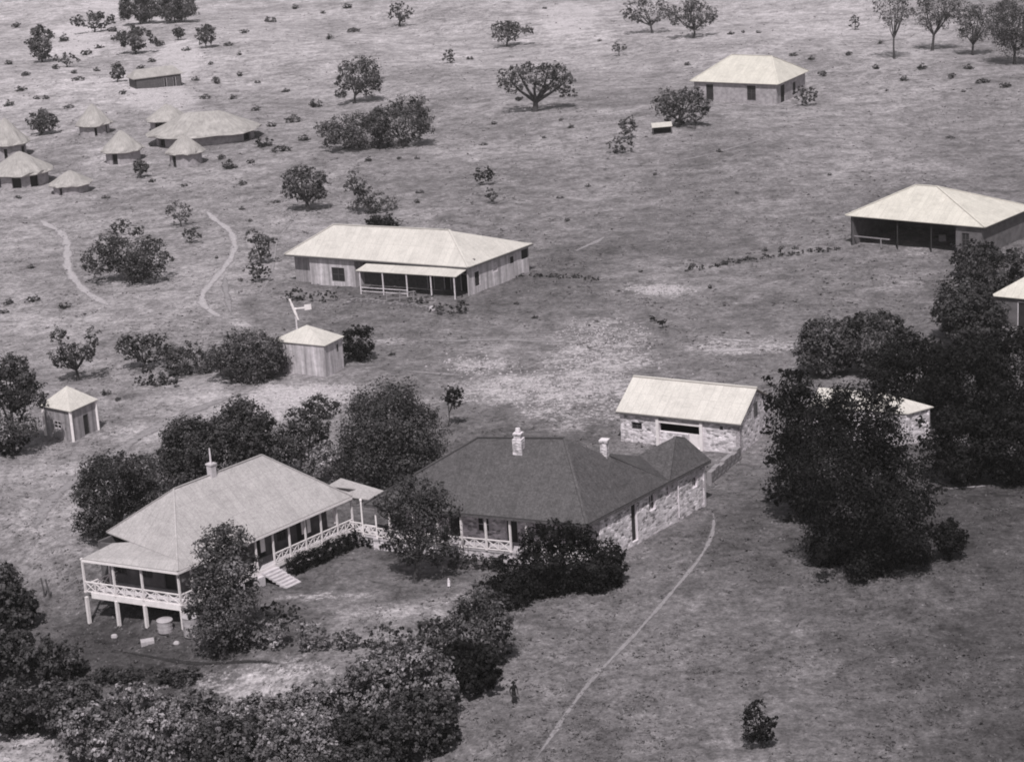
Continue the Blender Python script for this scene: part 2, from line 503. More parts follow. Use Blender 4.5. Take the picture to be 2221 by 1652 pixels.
# ------------------------------------------------------------------ ground
def axis(parts):
    a = []
    for x0, x1, st in parts: a += list(np.arange(x0, x1, st))
    return np.array(sorted(set(np.round(a, 3))))
gx = axis([(-4000, -600, 400), (-600, -200, 40), (-200, -64, 2.5), (-64, 64, .8), (64, 180, 2.5), (180, 600, 40), (600, 4001, 400)])
gy = axis([(-200, 100, 30), (100, 260, .8), (260, 420, 1.3), (420, 760, 3.0), (760, 1200, 40), (1200, 5001, 400)])
X, Y = np.meshgrid(gx, gy)
Z = hgt(X, Y)
nx, ny = len(gx), len(gy)
V = np.stack([X, Y, Z], -1).reshape(-1, 3)
ii = np.arange(nx * ny).reshape(ny, nx)
Q = np.stack([ii[:-1, :-1], ii[:-1, 1:], ii[1:, 1:], ii[1:, :-1]], -1).reshape(-1, 4)
me = bpy.data.meshes.new('ground')
me.vertices.add(len(V)); me.vertices.foreach_set('co', V.ravel())
me.loops.add(Q.size); me.loops.foreach_set('vertex_index', Q.ravel().astype(np.int32))
me.polygons.add(len(Q)); me.polygons.foreach_set('loop_start', np.arange(0, Q.size, 4, dtype=np.int32))
me.polygons.foreach_set('loop_total', np.full(len(Q), 4, dtype=np.int32))
me.polygons.foreach_set('use_smooth', np.ones(len(Q), bool))

# ground tone by place: grass dryness plus lower-right vignette darkening painted in: (x, y, albedo)
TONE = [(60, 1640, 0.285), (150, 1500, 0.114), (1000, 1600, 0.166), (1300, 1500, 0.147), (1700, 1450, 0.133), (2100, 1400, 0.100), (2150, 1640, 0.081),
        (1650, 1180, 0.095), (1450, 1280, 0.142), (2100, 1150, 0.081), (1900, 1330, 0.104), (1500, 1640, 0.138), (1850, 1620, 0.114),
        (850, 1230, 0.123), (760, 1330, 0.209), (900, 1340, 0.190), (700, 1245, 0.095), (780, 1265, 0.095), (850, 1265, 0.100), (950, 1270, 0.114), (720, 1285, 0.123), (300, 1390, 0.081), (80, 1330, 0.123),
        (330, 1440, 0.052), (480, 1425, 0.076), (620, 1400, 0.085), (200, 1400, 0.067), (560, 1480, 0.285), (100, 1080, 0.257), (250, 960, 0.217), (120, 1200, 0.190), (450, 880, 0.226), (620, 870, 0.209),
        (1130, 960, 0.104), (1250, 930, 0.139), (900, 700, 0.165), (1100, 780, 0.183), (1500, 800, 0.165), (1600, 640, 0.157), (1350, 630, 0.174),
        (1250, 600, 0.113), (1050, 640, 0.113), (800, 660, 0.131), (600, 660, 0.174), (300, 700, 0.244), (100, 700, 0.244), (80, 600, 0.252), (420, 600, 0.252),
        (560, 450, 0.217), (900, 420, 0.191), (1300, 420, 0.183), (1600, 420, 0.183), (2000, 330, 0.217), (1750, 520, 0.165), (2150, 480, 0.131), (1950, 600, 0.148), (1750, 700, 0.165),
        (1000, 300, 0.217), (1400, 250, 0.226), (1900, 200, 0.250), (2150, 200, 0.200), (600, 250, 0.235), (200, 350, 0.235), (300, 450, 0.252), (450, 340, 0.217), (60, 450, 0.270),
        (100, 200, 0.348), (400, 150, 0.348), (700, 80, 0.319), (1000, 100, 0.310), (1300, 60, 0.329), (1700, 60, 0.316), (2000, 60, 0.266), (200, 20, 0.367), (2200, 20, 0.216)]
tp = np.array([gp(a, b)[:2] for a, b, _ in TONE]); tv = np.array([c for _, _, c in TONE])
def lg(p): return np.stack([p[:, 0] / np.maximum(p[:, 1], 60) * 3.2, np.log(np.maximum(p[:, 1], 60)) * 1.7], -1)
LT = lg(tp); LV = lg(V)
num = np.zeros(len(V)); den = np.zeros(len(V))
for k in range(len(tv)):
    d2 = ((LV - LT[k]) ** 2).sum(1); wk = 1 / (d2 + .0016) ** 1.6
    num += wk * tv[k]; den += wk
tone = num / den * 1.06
# bare stony places: (x, y, half width, half height, strength)
BARE = [(1310, 730, 110, 45, .5), (1190, 845, 230, 40, .68), (1300, 780, 130, 45, .62), (1430, 628, 70, 13, .8), (1620, 752, 130, 20, .65), (1040, 790, 80, 22, .5),
        (640, 862, 120, 30, .95), (575, 892, 60, 22, .8), (720, 845, 60, 16, .7), (1250, 890, 130, 40, .55), (850, 1325, 150, 16, .4), (720, 1292, 110, 7, .62), (1000, 1302, 60, 14, .4), (560, 1478, 180, 36, .55),
        (640, 1430, 60, 18, .4), (1235, 35, 60, 34, .8), (165, 85, 60, 40, .8), (350, 210, 80, 34, .85), (390, 125, 42, 34, .9), (215, 350, 30, 36, .5), (250, 15, 60, 30, .6),
        (1900, 90, 120, 50, .35), (2000, 80, 60, 30, .4), (1750, 30, 200, 40, .25), (1950, 620, 60, 14, .4), (1870, 470, 60, 12, .3), (480, 880, 40, 14, .5),
        (310, 940, 100, 22, .48), (170, 1035, 70, 36, .46), (70, 1130, 45, 50, .42), (470, 868, 90, 14, .5), (1990, 545, 30, 10, .5), (520, 700, 40, 10, .5), (490, 670, 40, 30, .3), (880, 740, 70, 8, .4)]
bare = np.zeros(len(V))
for bx, by, bw, bh, bs in BARE:
    P = gp(bx, by); J = jac(P); A = np.array([[J[1][0], 0.0], [J[1][1], 0.0]])
    jy = pr(P + np.array([0, 1.0, 0])) - J[0]
    d = V[:, :2] - P[:2]
    qx = d[:, 0] * J[1][0] + d[:, 1] * jy[0]; qy = d[:, 0] * J[1][1] + d[:, 1] * jy[1]
    e = (qx / bw) ** 2 + (qy / bh) ** 2
    bare = np.maximum(bare, bs * np.clip(1.6 - e * 1.1, 0, 1))
for nm, arr in (('tone', tone), ('bare', bare)):
    at = me.attributes.new(nm, 'FLOAT', 'POINT'); at.data.foreach_set('value', arr.astype(np.float32))

m, nt, b = newmat('dry_grass_ground')
ob = mapped(nt, 'Object', (1, 1, 1))
ta = N(nt, 'ShaderNodeAttribute'); ta.attribute_name = 'tone'
ba = N(nt, 'ShaderNodeAttribute'); ba.attribute_name = 'bare'
def math2(op, a, bb, clamp=False):
    n = N(nt, 'ShaderNodeMath', operation=op, use_clamp=clamp)
    for i, s_ in enumerate((a, bb)):
        if isinstance(s_, (int, float)): n.inputs[i].default_value = s_
        else: nt.links.new(s_, n.inputs[i])
    return n.outputs[0]
n_big = noise(nt, ob, .045, 4, .6, .5)
n_mid = noise(nt, ob, .33, 5, .68, .3)
n_sm = noise(nt, ob, 1.5, 4, .7)
n_tiny = noise(nt, ob, 4.5, 3, .75)
def contrast(src, lo, hi, a, bb):
    n = N(nt, 'ShaderNodeMapRange'); n.inputs[1].default_value = lo; n.inputs[2].default_value = hi
    n.inputs[3].default_value = a; n.inputs[4].default_value = bb; nt.links.new(src, n.inputs[0]); return n.outputs[0]
f = contrast(n_big, .3, .7, .7, 1.28)
f = math2('MULTIPLY', f, contrast(n_mid, .28, .72, .5, 1.42))
f = math2('MULTIPLY', f, contrast(n_sm, .28, .72, .5, 1.48))
f = math2('MULTIPLY', f, contrast(n_tiny, .25, .75, .58, 1.42))
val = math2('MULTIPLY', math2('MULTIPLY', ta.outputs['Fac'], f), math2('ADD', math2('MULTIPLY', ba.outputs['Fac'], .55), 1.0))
# bare stony earth breaks through in flecks
fl = math2('ADD', math2('MULTIPLY', ba.outputs['Fac'], 1.15), math2('SUBTRACT', contrast(n_sm, .3, .7, 0, 1), 1.12))
fl2 = math2('ADD', fl, math2('SUBTRACT', contrast(n_mid, .3, .7, -.35, .35), 0.0))
fl3 = math2('ADD', fl2, contrast(n_tiny, .3, .7, -.35, .3))
mask = contrast(fl3, -.1, .6, 0, 1)
rub = contrast(noise(nt, ob, 2.6, 3, .7), .3, .7, .22, .66)
comb = N(nt, 'ShaderNodeMix', data_type='FLOAT'); nt.links.new(mask, comb.inputs[0]); nt.links.new(val, comb.inputs[2]); nt.links.new(rub, comb.inputs[3])
cc = N(nt, 'ShaderNodeCombineColor')
for i, k in enumerate((1.02, .945, 1.005)):
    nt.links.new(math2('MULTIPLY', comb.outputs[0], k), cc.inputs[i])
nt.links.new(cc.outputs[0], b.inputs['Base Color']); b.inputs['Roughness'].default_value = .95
b.inputs['Specular IOR Level'].default_value = .05
bh = math2('ADD', math2('MULTIPLY', n_sm, .6), math2('MULTIPLY', n_tiny, .4))
bump(nt, b, bh, .55, .25)
me.materials.append(m); me.update(calc_edges=True)
go = bpy.data.objects.new('ground', me); C.objects.link(go); tag(go, 'dry tussocky grassland with bare stony patches', kind='structure')

def tone_at(x, y):
    q = lg(np.stack([x, y], -1)); nu = np.zeros(len(x)); de = np.zeros(len(x))
    for k in range(len(tv)):
        d2 = ((q - LT[k]) ** 2).sum(1); wk = 1 / (d2 + .0016) ** 1.6
        nu += wk * tv[k]; de += wk
    return nu / de * 1.06

# ------------------------------------------------------------------ worn footpaths, draped on the ground
def path_mat(name, v):
    m, nt, b = newmat(name)
    ob = mapped(nt, 'Object', (1, 1, 1))
    c = ramp(nt, noise(nt, ob, 1.6, 5, .7), [(.3, grey(v * .7)), (.65, grey(v * 1.15))])
    nt.links.new(c, b.inputs['Base Color'])
    a = N(nt, 'ShaderNodeAttribute'); a.attribute_name = 'edge'
    n1 = noise(nt, ob, 2.2, 4, .7)
    mm = N(nt, 'ShaderNodeMath', operation='ADD'); nt.links.new(a.outputs['Fac'], mm.inputs[0]); nt.links.new(n1, mm.inputs[1])
    mr = N(nt, 'ShaderNodeMapRange'); mr.inputs[1].default_value = .62; mr.inputs[2].default_value = 1.05
    nt.links.new(mm.outputs[0], mr.inputs[0]); nt.links.new(mr.outputs[0], b.inputs['Alpha'])
    return m
M['path'] = path_mat('worn_path', .38); M['path_faint'] = path_mat('faint_path', .25); M['path_field'] = path_mat('trodden_grass', .25); M['furrow'] = path_mat('dark_furrow', .03)

def footpath(name, pts, width, mat, label, lift=.035):
    W = np.array([gp(*p)[:2] for p in pts])
    # smooth resample
    t = np.concatenate([[0], np.cumsum(np.linalg.norm(np.diff(W, axis=0), axis=1))])
    n = int(max(8, t[-1] / .8)); s_ = np.linspace(0, t[-1], n)
    P = np.stack([np.interp(s_, t, W[:, 0]), np.interp(s_, t, W[:, 1])], -1)
    for _ in range(6):
        P[1:-1] = (P[:-2] + 2 * P[1:-1] + P[2:]) / 4
    D = np.gradient(P, axis=0); D /= np.linalg.norm(D, axis=1)[:, None]; Nn = np.stack([-D[:, 1], D[:, 0]], -1)
    ks = np.linspace(-1, 1, 7); verts = []; edge = []
    for i in range(n):
        w_ = width * (1 + .25 * math.sin(i * .7) + .15 * math.sin(i * 1.9 + 1))
        for k in ks:
            q = P[i] + Nn[i] * k * w_ * .9
            verts.append((q[0], q[1], float(hgt(q[0], q[1])) + lift)); fade = min(1, i / 7, (n - 1 - i) / 9)
            edge.append((1 - abs(k)) * .9 * fade + (fade - 1) * .5)
    faces = [(i * 7 + j, i * 7 + j + 1, (i + 1) * 7 + j + 1, (i + 1) * 7 + j) for i in range(n - 1) for j in range(6)]
    me = bpy.data.meshes.new(name); me.from_pydata(verts, [], faces)
    at = me.attributes.new('edge', 'FLOAT', 'POINT'); at.data.foreach_set('value', np.array(edge, np.float32))
    me.polygons.foreach_set('use_smooth', [True] * len(faces))
    me.materials.append(M[mat]); me.update()
    o = bpy.data.objects.new(name, me); C.objects.link(o); tag(o, label, kind='structure')
    return o
B5 = lambda x, y: (.3393 * x, 420.3 + .3393 * y)
footpath('footpath', [B5(*p) for p in [(230, 140), (300, 200), (370, 230), (425, 290), (430, 380), (430, 470), (470, 540), (540, 620), (680, 710), (830, 750)]], .95, 'path', 'pale trodden path curving down the left hillside')
footpath('footpath', [B5(*p) for p in [(1290, 85), (1340, 130), (1390, 180), (1450, 215), (1490, 270), (1502, 345), (1475, 415), (1430, 480), (1360, 560), (1290, 640), (1290, 710), (1390, 780), (1500, 840)]], .8, 'path', 'pale trodden path bending above the timber house')
footpath('footpath', [B5(*p) for p in [(1435, 490), (1440, 600), (1465, 720), (1490, 820)]], .6, 'path_faint', 'faint branch of the path dropping to the scrub')
footpath('footpath', [(1538, 1085), (1550, 1120), (1545, 1165), (1515, 1215), (1465, 1275), (1390, 1362), (1300, 1455), (1240, 1530), (1195, 1600), (1150, 1670), (1110, 1740)], .3, 'path_field', 'faint trodden line running down the front paddock')
footpath('footpath', [(1980, 1066), (2060, 1060), (2150, 1052), (2260, 1044)], .5, 'path', 'thin pale path below the dark trees at right')
footpath('footpath', [(1225, 560), (1255, 540), (1290, 528), (1318, 508), (1345, 494)], .7, 'path_faint', 'short pale path on the slope beside the timber house')
footpath('footpath', [(850, 736), (950, 739), (1080, 736), (1200, 741), (1330, 750)], .5, 'path_faint', 'faint cart track crossing the middle ground')
footpath('footpath', [(800, 806), (900, 805), (1000, 814), (1100, 822)], .6, 'path_faint', 'faint cart track beside the small iron roofed hut')
footpath('footpath', [(1480, 772), (1560, 760), (1650, 756), (1735, 754)], 1.3, 'path', 'broad pale track running to the trees on the right')
footpath('footpath', [(1490, 742), (1570, 735), (1660, 742), (1735, 748)], .9, 'path', 'narrow pale wheel track beside the broad track')
footpath('furrow', [(190, 1398), (260, 1413), (330, 1424), (400, 1437), (465, 1442), (510, 1434), (580, 1433), (640, 1445), (710, 1449)], .30, 'furrow', 'dark narrow furrow below the raised verandah')

for k_, (pts_, w_) in enumerate(((((560, 430), (640, 470), (600, 520), (590, 590), (560, 650)), .3), (((1180, 330), (1280, 350), (1420, 360), (1560, 330), (1700, 290)), .4), (((1000, 520), (1180, 470), (1320, 430), (1520, 420)), .3), (((60, 1180), (110, 1080), (210, 1010), (330, 930), (470, 870), (600, 838)), 1.1))):
    footpath('stock_track', pts_, w_, 'path_faint', 'faint winding stock track worn in the grass')

# ------------------------------------------------------------------ grass tussocks (beyond counting)
def tufts(name, n, label, sel, size, mat, hgtk=1.0, seed=3, tk=(0.0, 1.0)):
    r = np.random.default_rng(seed)
    px = r.random(n) * 2300 - 40; py = sel(r, n)
    d = np.stack([XA[i] * (px - 1110.5) / F - UA[i] * (py - 826) / F + FW[i] for i in range(3)], -1)
    P = CP + d * ((-HC) / d[:, 2])[:, None]
    for _ in range(4):
        z = hgt(P[:, 0], P[:, 1]); P = CP + d * ((z - HC) / d[:, 2])[:, None]
    # clump them
    q = np.sin(P[:, 0] * .21 + 2 * np.sin(P[:, 1] * .13)) * np.sin(P[:, 1] * .17 + np.sin(P[:, 0] * .11)) + .5 * np.sin(P[:, 0] * .9) * np.sin(P[:, 1] * .7) + r.normal(size=n) * .5
    P = P[q > -.1]; n = len(P)
    k = 4
    s = size * (.5 + 1.0 * r.random(n) ** 2)
    cen = np.repeat(P, k, 0); ss = np.repeat(s, k)
    cen[:, :2] += r.normal(size=(n * k, 2)) * ss[:, None] * .45
    cen[:, 2] = hgt(cen[:, 0], cen[:, 1])
    a = r.random(n * k) * 6.28; dx = np.stack([np.cos(a), np.sin(a), np.zeros(n * k)], -1)
    up = np.stack([r.normal(size=n * k) * .9, r.normal(size=n * k) * .9, np.ones(n * k)], -1)
    h = ss * hgtk * .55 * (.6 + .7 * r.random(n * k))
    v = np.stack([cen - dx * ss[:, None] * .5 - [0, 0, .02], cen + dx * ss[:, None] * .5 - [0, 0, .02], cen + dx * ss[:, None] * .3 + up * h[:, None], cen - dx * ss[:, None] * .3 + up * h[:, None] * .9], 1).reshape(-1, 3)
    m_ = n * k
    me = bpy.data.meshes.new(name)
    me.vertices.add(m_ * 4); me.vertices.foreach_set('co', v.ravel())
    me.loops.add(m_ * 4); me.loops.foreach_set('vertex_index', np.arange(m_ * 4, dtype=np.int32))
    me.polygons.add(m_); me.polygons.foreach_set('loop_start', np.arange(0, m_ * 4, 4, dtype=np.int32)); me.polygons.foreach_set('loop_total', np.full(m_, 4, dtype=np.int32))
    t = tone_at(P[:, 0], P[:, 1]); t = np.clip(t / .5, 0, 1) * (.35 + .9 * r.random(n))
    at = me.attributes.new('tone', 'FLOAT', 'FACE'); at.data.foreach_set('value', np.clip(np.repeat(t, k) * (tk[1] - tk[0]) + tk[0], 0, 1).astype(np.float32))
    me.materials.append(mat); me.update(calc_edges=True)
    o = bpy.data.objects.new(name, me); C.objects.link(o)
    return tag(o, label, 'grass', kind='stuff')
tufts('grass_tussocks', 26000, 'dry grass tussocks growing all over the slopes', lambda r, n: 1660 * np.sqrt(r.random(n)) * 1.0, .16, M['grass_blade'])
tufts('coarse_tussocks', 11000, 'coarse dark and pale tussocks scattered over the far hillside', lambda r, n: 760 * r.random(n), .24, M['grass_blade'], .9, 8, (.12, 1.0))

# loose pale stones on the bare ground
def stones(name, label, spots, n, seed):
    r = random.Random(seed); mb = MB()
    for _ in range(n):
        bx, by, bw, bh, bs = r.choice(spots)
        px = bx + r.gauss(0, .45) * bw; py = by + r.gauss(0, .45) * bh
        P = gp(px, py); s_ = r.uniform(.05, .17) * (1.5 if r.random() < .06 else 1)
        a = r.random() * 6.28; pts = []
        for k in range(6):
            t = a + k * 1.047; rr = s_ * r.uniform(.7, 1.15); pts.append((P[0] + math.cos(t) * rr, P[1] + math.sin(t) * rr * .8))
        h = s_ * r.uniform(.5, 1.0)
        top = [(P[0] + (x - P[0]) * .55, P[1] + (y - P[1]) * .55, P[2] + h) for x, y in pts]
        mb.face(top)
        for k in range(6):
            j = (k + 1) % 6
            mb.face([(pts[k][0], pts[k][1], P[2] - .03), (pts[j][0], pts[j][1], P[2] - .03), top[j], top[k]])
    o = mb.build(name, M['concrete']); tag(o, label, 'rubble', kind='stuff')
stones('stone_rubble', 'small pale stones strewn over the bare ground by the barn', [BARE[i] for i in (0, 1, 1, 1, 2, 3, 5, 6, 7, 8)], 1500, 5)

# ------------------------------------------------------------------ buildings
A1 = lambda x, y: (.3391 * x, .3391 * y)
A3 = lambda x, y: (1307.6 + .4113 * x, .4113 * y)
A4 = lambda x, y: (560.4 + .3391 * x, 420.3 + .3391 * y)
B1 = lambda x, y: (93.4 + .3391 * x, 915.3 + .3391 * y)
B2 = lambda x, y: (747.2 + .3785 * x, 821.9 + .3785 * y)
B3 = lambda x, y: (1260.9 + .4323 * x, 597.8 + .4323 * y)
def nrm(v): v = np.array(v, float); return v / np.linalg.norm(v)
def zz(p, z): return np.array([p[0], p[1], z], float)
def inward(P, Q, c):
    e = nrm(np.array(Q[:2]) - np.array(P[:2])); n = np.array([-e[1], e[0]])
    return n if n @ (np.array(c[:2]) - np.array(P[:2])) > 0 else -n
def uz(P, Q, px, py):
    X_ = onp(px, py, P, Q); e = nrm(np.array(Q[:2]) - np.array(P[:2]))
    return float((X_[:2] - np.array(P[:2])) @ e), float(X_[2])
def rects(P, Q, conv, lst):
    out = []
    for x0, y0, x1, y1 in lst:
        u0, za = uz(P, Q, *conv(x0, (y0 + y1) / 2)); u1, zb = uz(P, Q, *conv(x1, (y0 + y1) / 2))
        xm = (x0 + x1) / 2
        zt = uz(P, Q, *conv(xm, y0))[1]; zb = uz(P, Q, *conv(xm, y1))[1]
        out.append((min(u0, u1), max(u0, u1), min(zt, zb), max(zt, zb)))
    return out
def rayplane(px, py, a, b, c):
    n = np.cross(np.array(b) - a, np.array(c) - a); d = ray(px, py)
    return CP + d * ((n @ (np.array(a) - CP)) / (n @ d))

def fitting(parent, P, Q, inn, o, kind='window', frame='offwhite', pane='glass', t=.25, leaf=None):
    """frame and pane (or door leaf) set in a wall opening"""
    P = np.array(P[:2], float); Q = np.array(Q[:2], float); e = nrm(Q - P)
    u0, u1, z0, z1 = o; fw = .07
    def pt(u, d, z): q = P + e * u + inn * d; return np.array([q[0], q[1], z])
    m = MB(); m.ax = e
    d0 = t * .45
    for u in (u0 + fw / 2, u1 - fw / 2): m.beam(pt(u, d0, z0 + .002), pt(u, d0, z1 - .002), fw, .09)
    m.beam(pt(u0 + fw, d0, z1 - fw / 2 - .003), pt(u1 - fw, d0, z1 - fw / 2 - .003), .09, fw)
    if kind == 'window':
        m.beam(pt(u0 + fw, d0, z0 + fw / 2 + .003), pt(u1 - fw, d0, z0 + fw / 2 + .003), .09, fw)
        m.beam(pt((u0 + u1) / 2, d0, z0 + fw), pt((u0 + u1) / 2, d0, z1 - fw), .045, .05)
        m.beam(pt(u0 + fw, d0 + .004, (z0 + z1) / 2), pt(u1 - fw, d0 + .004, (z0 + z1) / 2), .05, .045)
    w_ = m.build(kind, M[frame], parent)
    p = MB()
    a, b, c, d = pt(u0 + fw, d0 + .03, z0 + .01), pt(u1 - fw, d0 + .03, z0 + .01), pt(u1 - fw, d0 + .03, z1 - fw), pt(u0 + fw, d0 + .03, z1 - fw)
    inn3 = np.array([inn[0], inn[1], 0]) * .03
    p.face([a, b, c, d], [(0, 0), (1, 0), (1, 1), (0, 1)]); p.face([d + inn3, c + inn3, b + inn3, a + inn3])
    for i, j in ((a, b), (b, c), (c, d), (d, a)): p.face([i, i + inn3, j + inn3, j])
    p.build('pane' if kind == 'window' else 'door_leaf', M[pane], w_)
    return w_

def pillar(parent, p, z0, z1, w, mat, name='post', ax=(1, 0), cap=True):
    m = MB(); m.ax = nrm(ax)
    m.beam(zz(p, z0), zz(p, z1), w)
    if cap:
        m.beam(zz(p, z1 - .16), zz(p, z1 - .05), w * 1.5); m.beam(zz(p, z0), zz(p, z0 + .12), w * 1.35)
    return m.build(name, M[mat], parent)

def rail_bay(parent, p, q, z, h=.9, n=2, mat='white'):
    """cross braced balustrade between two posts"""
    m = MB(); p = np.array(p[:2], float); q = np.array(q[:2], float)
    e = nrm(q - p); p = p + e * .09; q = q - e * .09; m.ax = e
    m.beam(zz(p, z + h), zz(q, z + h), .10, .08); m.beam(zz(p, z + .12), zz(q, z + .12), .07, .08)
    for k in range(n):
        a = p + (q - p) * k / n; b = p + (q - p) * (k + 1) / n
        if k: m.beam(zz(a, z + .16), zz(a, z + h - .04), .07)
        m.beam(zz(a + e * .04, z + .18), zz(b - e * .04, z + h - .06), .05, .06)
        m.beam(zz(a + e * .04, z + h - .06), zz(b - e * .04, z + .18), .048, .058)
    return m.build('railing', M[mat], parent)

# ---- the raised timber bungalow with white verandahs (left front)
def timber_bungalow():
    ZE, ZD = 4.35, 1.25
    A, B, Cc = un(*B1(245, 872), ZE), un(*B1(860, 955), ZE), un(*B1(1975, 474), ZE)
    ex = nrm((Cc - B)[:2]); ey = nrm((A - B)[:2]); L = np.linalg.norm(Cc - B); Wd = np.linalg.norm(A - B)
    def pt(u, v, z=0.0): q = B[:2] + ex * u + ey * v; return np.array([q[0], q[1], z])
    ZL = 4.95
    LF = un(*B1(405, 703), ZL)
    Mx = np.stack([ex, ey], 1); uv = np.linalg.solve(Mx, (LF - B)[:2]); ul, vl = uv
    mid = vl / 2
    R1 = onp(*B1(835, 428), pt(0, mid), pt(L, mid)); R2 = onp(*B1(1400, 210), pt(0, mid), pt(L, mid))
    zr = (R1[2] + R2[2]) / 2
    print('bungalow', L, Wd, 'lf', ul, vl, 'ridge', R1[2], R2[2], np.linalg.solve(Mx, (R1 - B)[:2]), np.linalg.solve(Mx, (R2 - B)[:2]))
    root = thing('timber_bungalow', 'raised timber bungalow with pale grey hipped roof and white cross-braced verandah rails', 'house', pt(L * .5, Wd * .5, 0))
    LB = pt(L + .3, vl, ZL)
    Mh = R1 + (B - R1) * ((R1[2] - ZL) / (R1[2] - ZE))
    rf = MB()
    rf.slab([B, Cc, R2, R1]); rf.slab([LF, Mh, R1])
    rf.slab([LF, R1, R2, LB]); rf.slab([Cc, LB, R2])
    lo = np.array([0, 0, .22])
    Lv = un(*B1(445, 772), ZL - .2)
    Sx = LF + (Mh - LF) * .34 - lo * .25; Mq = Mh - lo * .06
    rf.slab([A, B, Mq, Sx]); rf.slab([A, Sx, Lv])
    roof = rf.build('roof', M['roof_grey'], root)
    # ridge and hip cappings
    cp = MB()
    up = np.array([0, 0, .05])
    for a, b in ((R1, R2), (R1, LF), (R1, B), (R2, Cc)): cp.beam(a + up, b + up, .15, .06)
    cp.build('ridge_cap', M['roof_grey'], roof)
    # gutters / fascia boards
    fb = MB()
    fb.beam(A + [0, 0, -.17], B + [0, 0, -.17], .05, .2); fb.beam(B + [0, 0, -.17], Cc + [0, 0, -.17], .051, .2)
    fb.build('fascia', M['white'], root)
    # chimney with flue pole
    cb = onp(*B1(1080, 330), pt(0, mid), pt(L, mid)); cz = onp(*B1(1082, 268), pt(0, mid), pt(L, mid))[2]
    ch = MB(); ch.ax = ex
    cc_ = zz(cb, 0)
    ch.beam(zz(cb, cb[2] - .6), zz(cb, cz), .55); ch.beam(zz(cb, cz), zz(cb, cz + .12), .68)
    ch = ch.build('chimney', M['cream'], root)
    pl = MB(); zt = onp(*B1(1062, 168), pt(0, mid), pt(L, mid))[2]
    pl.tube([zz(cb, cz + .1), zz(cb, zt)], [.09, .06], 6); pl.build('flue_pipe', M['offwhite'], ch)
    # deck
    iu = .35
    f0, f1 = pt(iu, iu), pt(iu, Wd - .25)
    dk = MB(); dk.prism([tuple(pt(iu, iu)[:2]), tuple(pt(L - .2, iu)[:2]), tuple(pt(L - .2, Wd - .25)[:2]), tuple(pt(iu, Wd - .25)[:2])], ZD - .12, ZD)
    dk.build('verandah_floor', M['cream'], root)
    fs = MB()
    fs.beam(pt(iu - .03, iu - .03, ZD - .17), pt(iu - .03, Wd - .25, ZD - .17), .06, .5)
    fs.beam(pt(iu, iu - .03, ZD - .17), pt(L - .2, iu - .03, ZD - .17), .06, .38)
    fs.build('floor_beam', M['white'], root)
    # front posts (on stilts) from the picture
    def vpos(px, py): return float(np.linalg.solve(Mx, onp(*B1(px, py), pt(iu, 0), pt(iu, Wd))[:2] - B[:2])[1])
    fv = sorted([vpos(248, 880), vpos(440, 900), vpos(622, 930), vpos(846, 960)])
    fv[0] = iu
    for v in fv:
        p = pt(iu, v); zg = float(hgt(p[0], p[1]))
        pillar(root, p, ZD, ZE - .1, .15, 'white', ax=ex)
        st = MB(); st.ax = ex; st.beam(zz(p, zg - .15), zz(p, ZD - .39), .24); st.build('stilt', M['white'], root)
    for k in range(3): rail_bay(root, pt(iu, fv[k]), pt(iu, fv[k + 1]), ZD, .95, 3)
    # left side
    lv = Wd - .25
    for u in (2.4, 4.2):
        pillar(root, pt(u, lv), ZD, ZE - .1, .13, 'white', ax=ex)
    rail_bay(root, pt(iu, lv), pt(2.4, lv), ZD, .95, 2); rail_bay(root, pt(2.4, lv), pt(4.2, lv), ZD, .95, 2)
    for u in (3.5, 7.0, 10.5):
        for v in (iu + .1, lv * .5, lv - .05):
            p = pt(u, v); zg = float(hgt(p[0], p[1])); st = MB(); st.beam(zz(p, zg - .1), zz(p, ZD - .12), .2); st.build('stilt', M['cream'], root)
    # right verandah posts
    def upos(px, py): return float(np.linalg.solve(Mx, onp(*B1(px, py), pt(0, iu), pt(L, iu))[:2] - B[:2])[0])
    ru = [upos(x, y) for x, y in ((945, 950), (1355, 760), (1465, 712), (1568, 668), (1670, 625), (1770, 580), (1872, 535), (1968, 490))]
    extra = [ru[0] + (ru[1] - ru[0]) * k / 4 for k in (1, 2, 3)]
    allu = sorted(ru + extra)
    for u in allu: pillar(root, pt(u, iu), ZD, ZE - .1, .13, 'white', ax=ex)
    seq = [iu] + allu
    for a, b in zip(seq[:-1], seq[1:]):
        if abs(a - ru[1]) < .01: continue                       # the opening at the steps
        rail_bay(root, pt(a, iu), pt(b, iu), ZD, .9, 2 if b - a > 1.2 else 1)
    # plinth under the right verandah and masonry pier by the steps
    pw = MB(); pw.wall(pt(ru[2], iu + .05), pt(L - .25, iu + .05), -.4, ZD - .37, .25, (), inward(pt(ru[2], iu), pt(L, iu), pt(L / 2, 4)))
    pw.build('plinth', M['stone_white'], root)
    pr_ = MB(); pr_.ax = ex; p = pt(ru[1] - .1, iu - .1); pr_.beam(zz(p, -.5), zz(p, ZD - .38), .75); p = pt(ru[1] - 2.2, iu - .05); pr_.beam(zz(p, -.7), zz(p, ZD - .381), .6)
    pr_.build('pier', M['cream'], root)
    # steps down to the lawn
    st = MB(); n = 7; us, ue = ru[1] + .25, ru[2] - .05; run = .33
    for k in range(n):
        z = ZD - .02 - (k + 1) * (ZD + .02) / (n + .3); v0 = iu - .1 - k * run
        P = [pt(us, v0), pt(ue, v0), pt(ue, v0 - run - .04), pt(us, v0 - run - .04)]
        st.prism([tuple(q[:2]) for q in P], z - .16, z)
    for u in (us + .1, ue - .1):
        a, b = pt(u, iu - .1, ZD - .3), pt(u, iu - .1 - n * run, -.05); st.beam(a, b, .09, .2)
    st.build('steps', M['cream'], root)
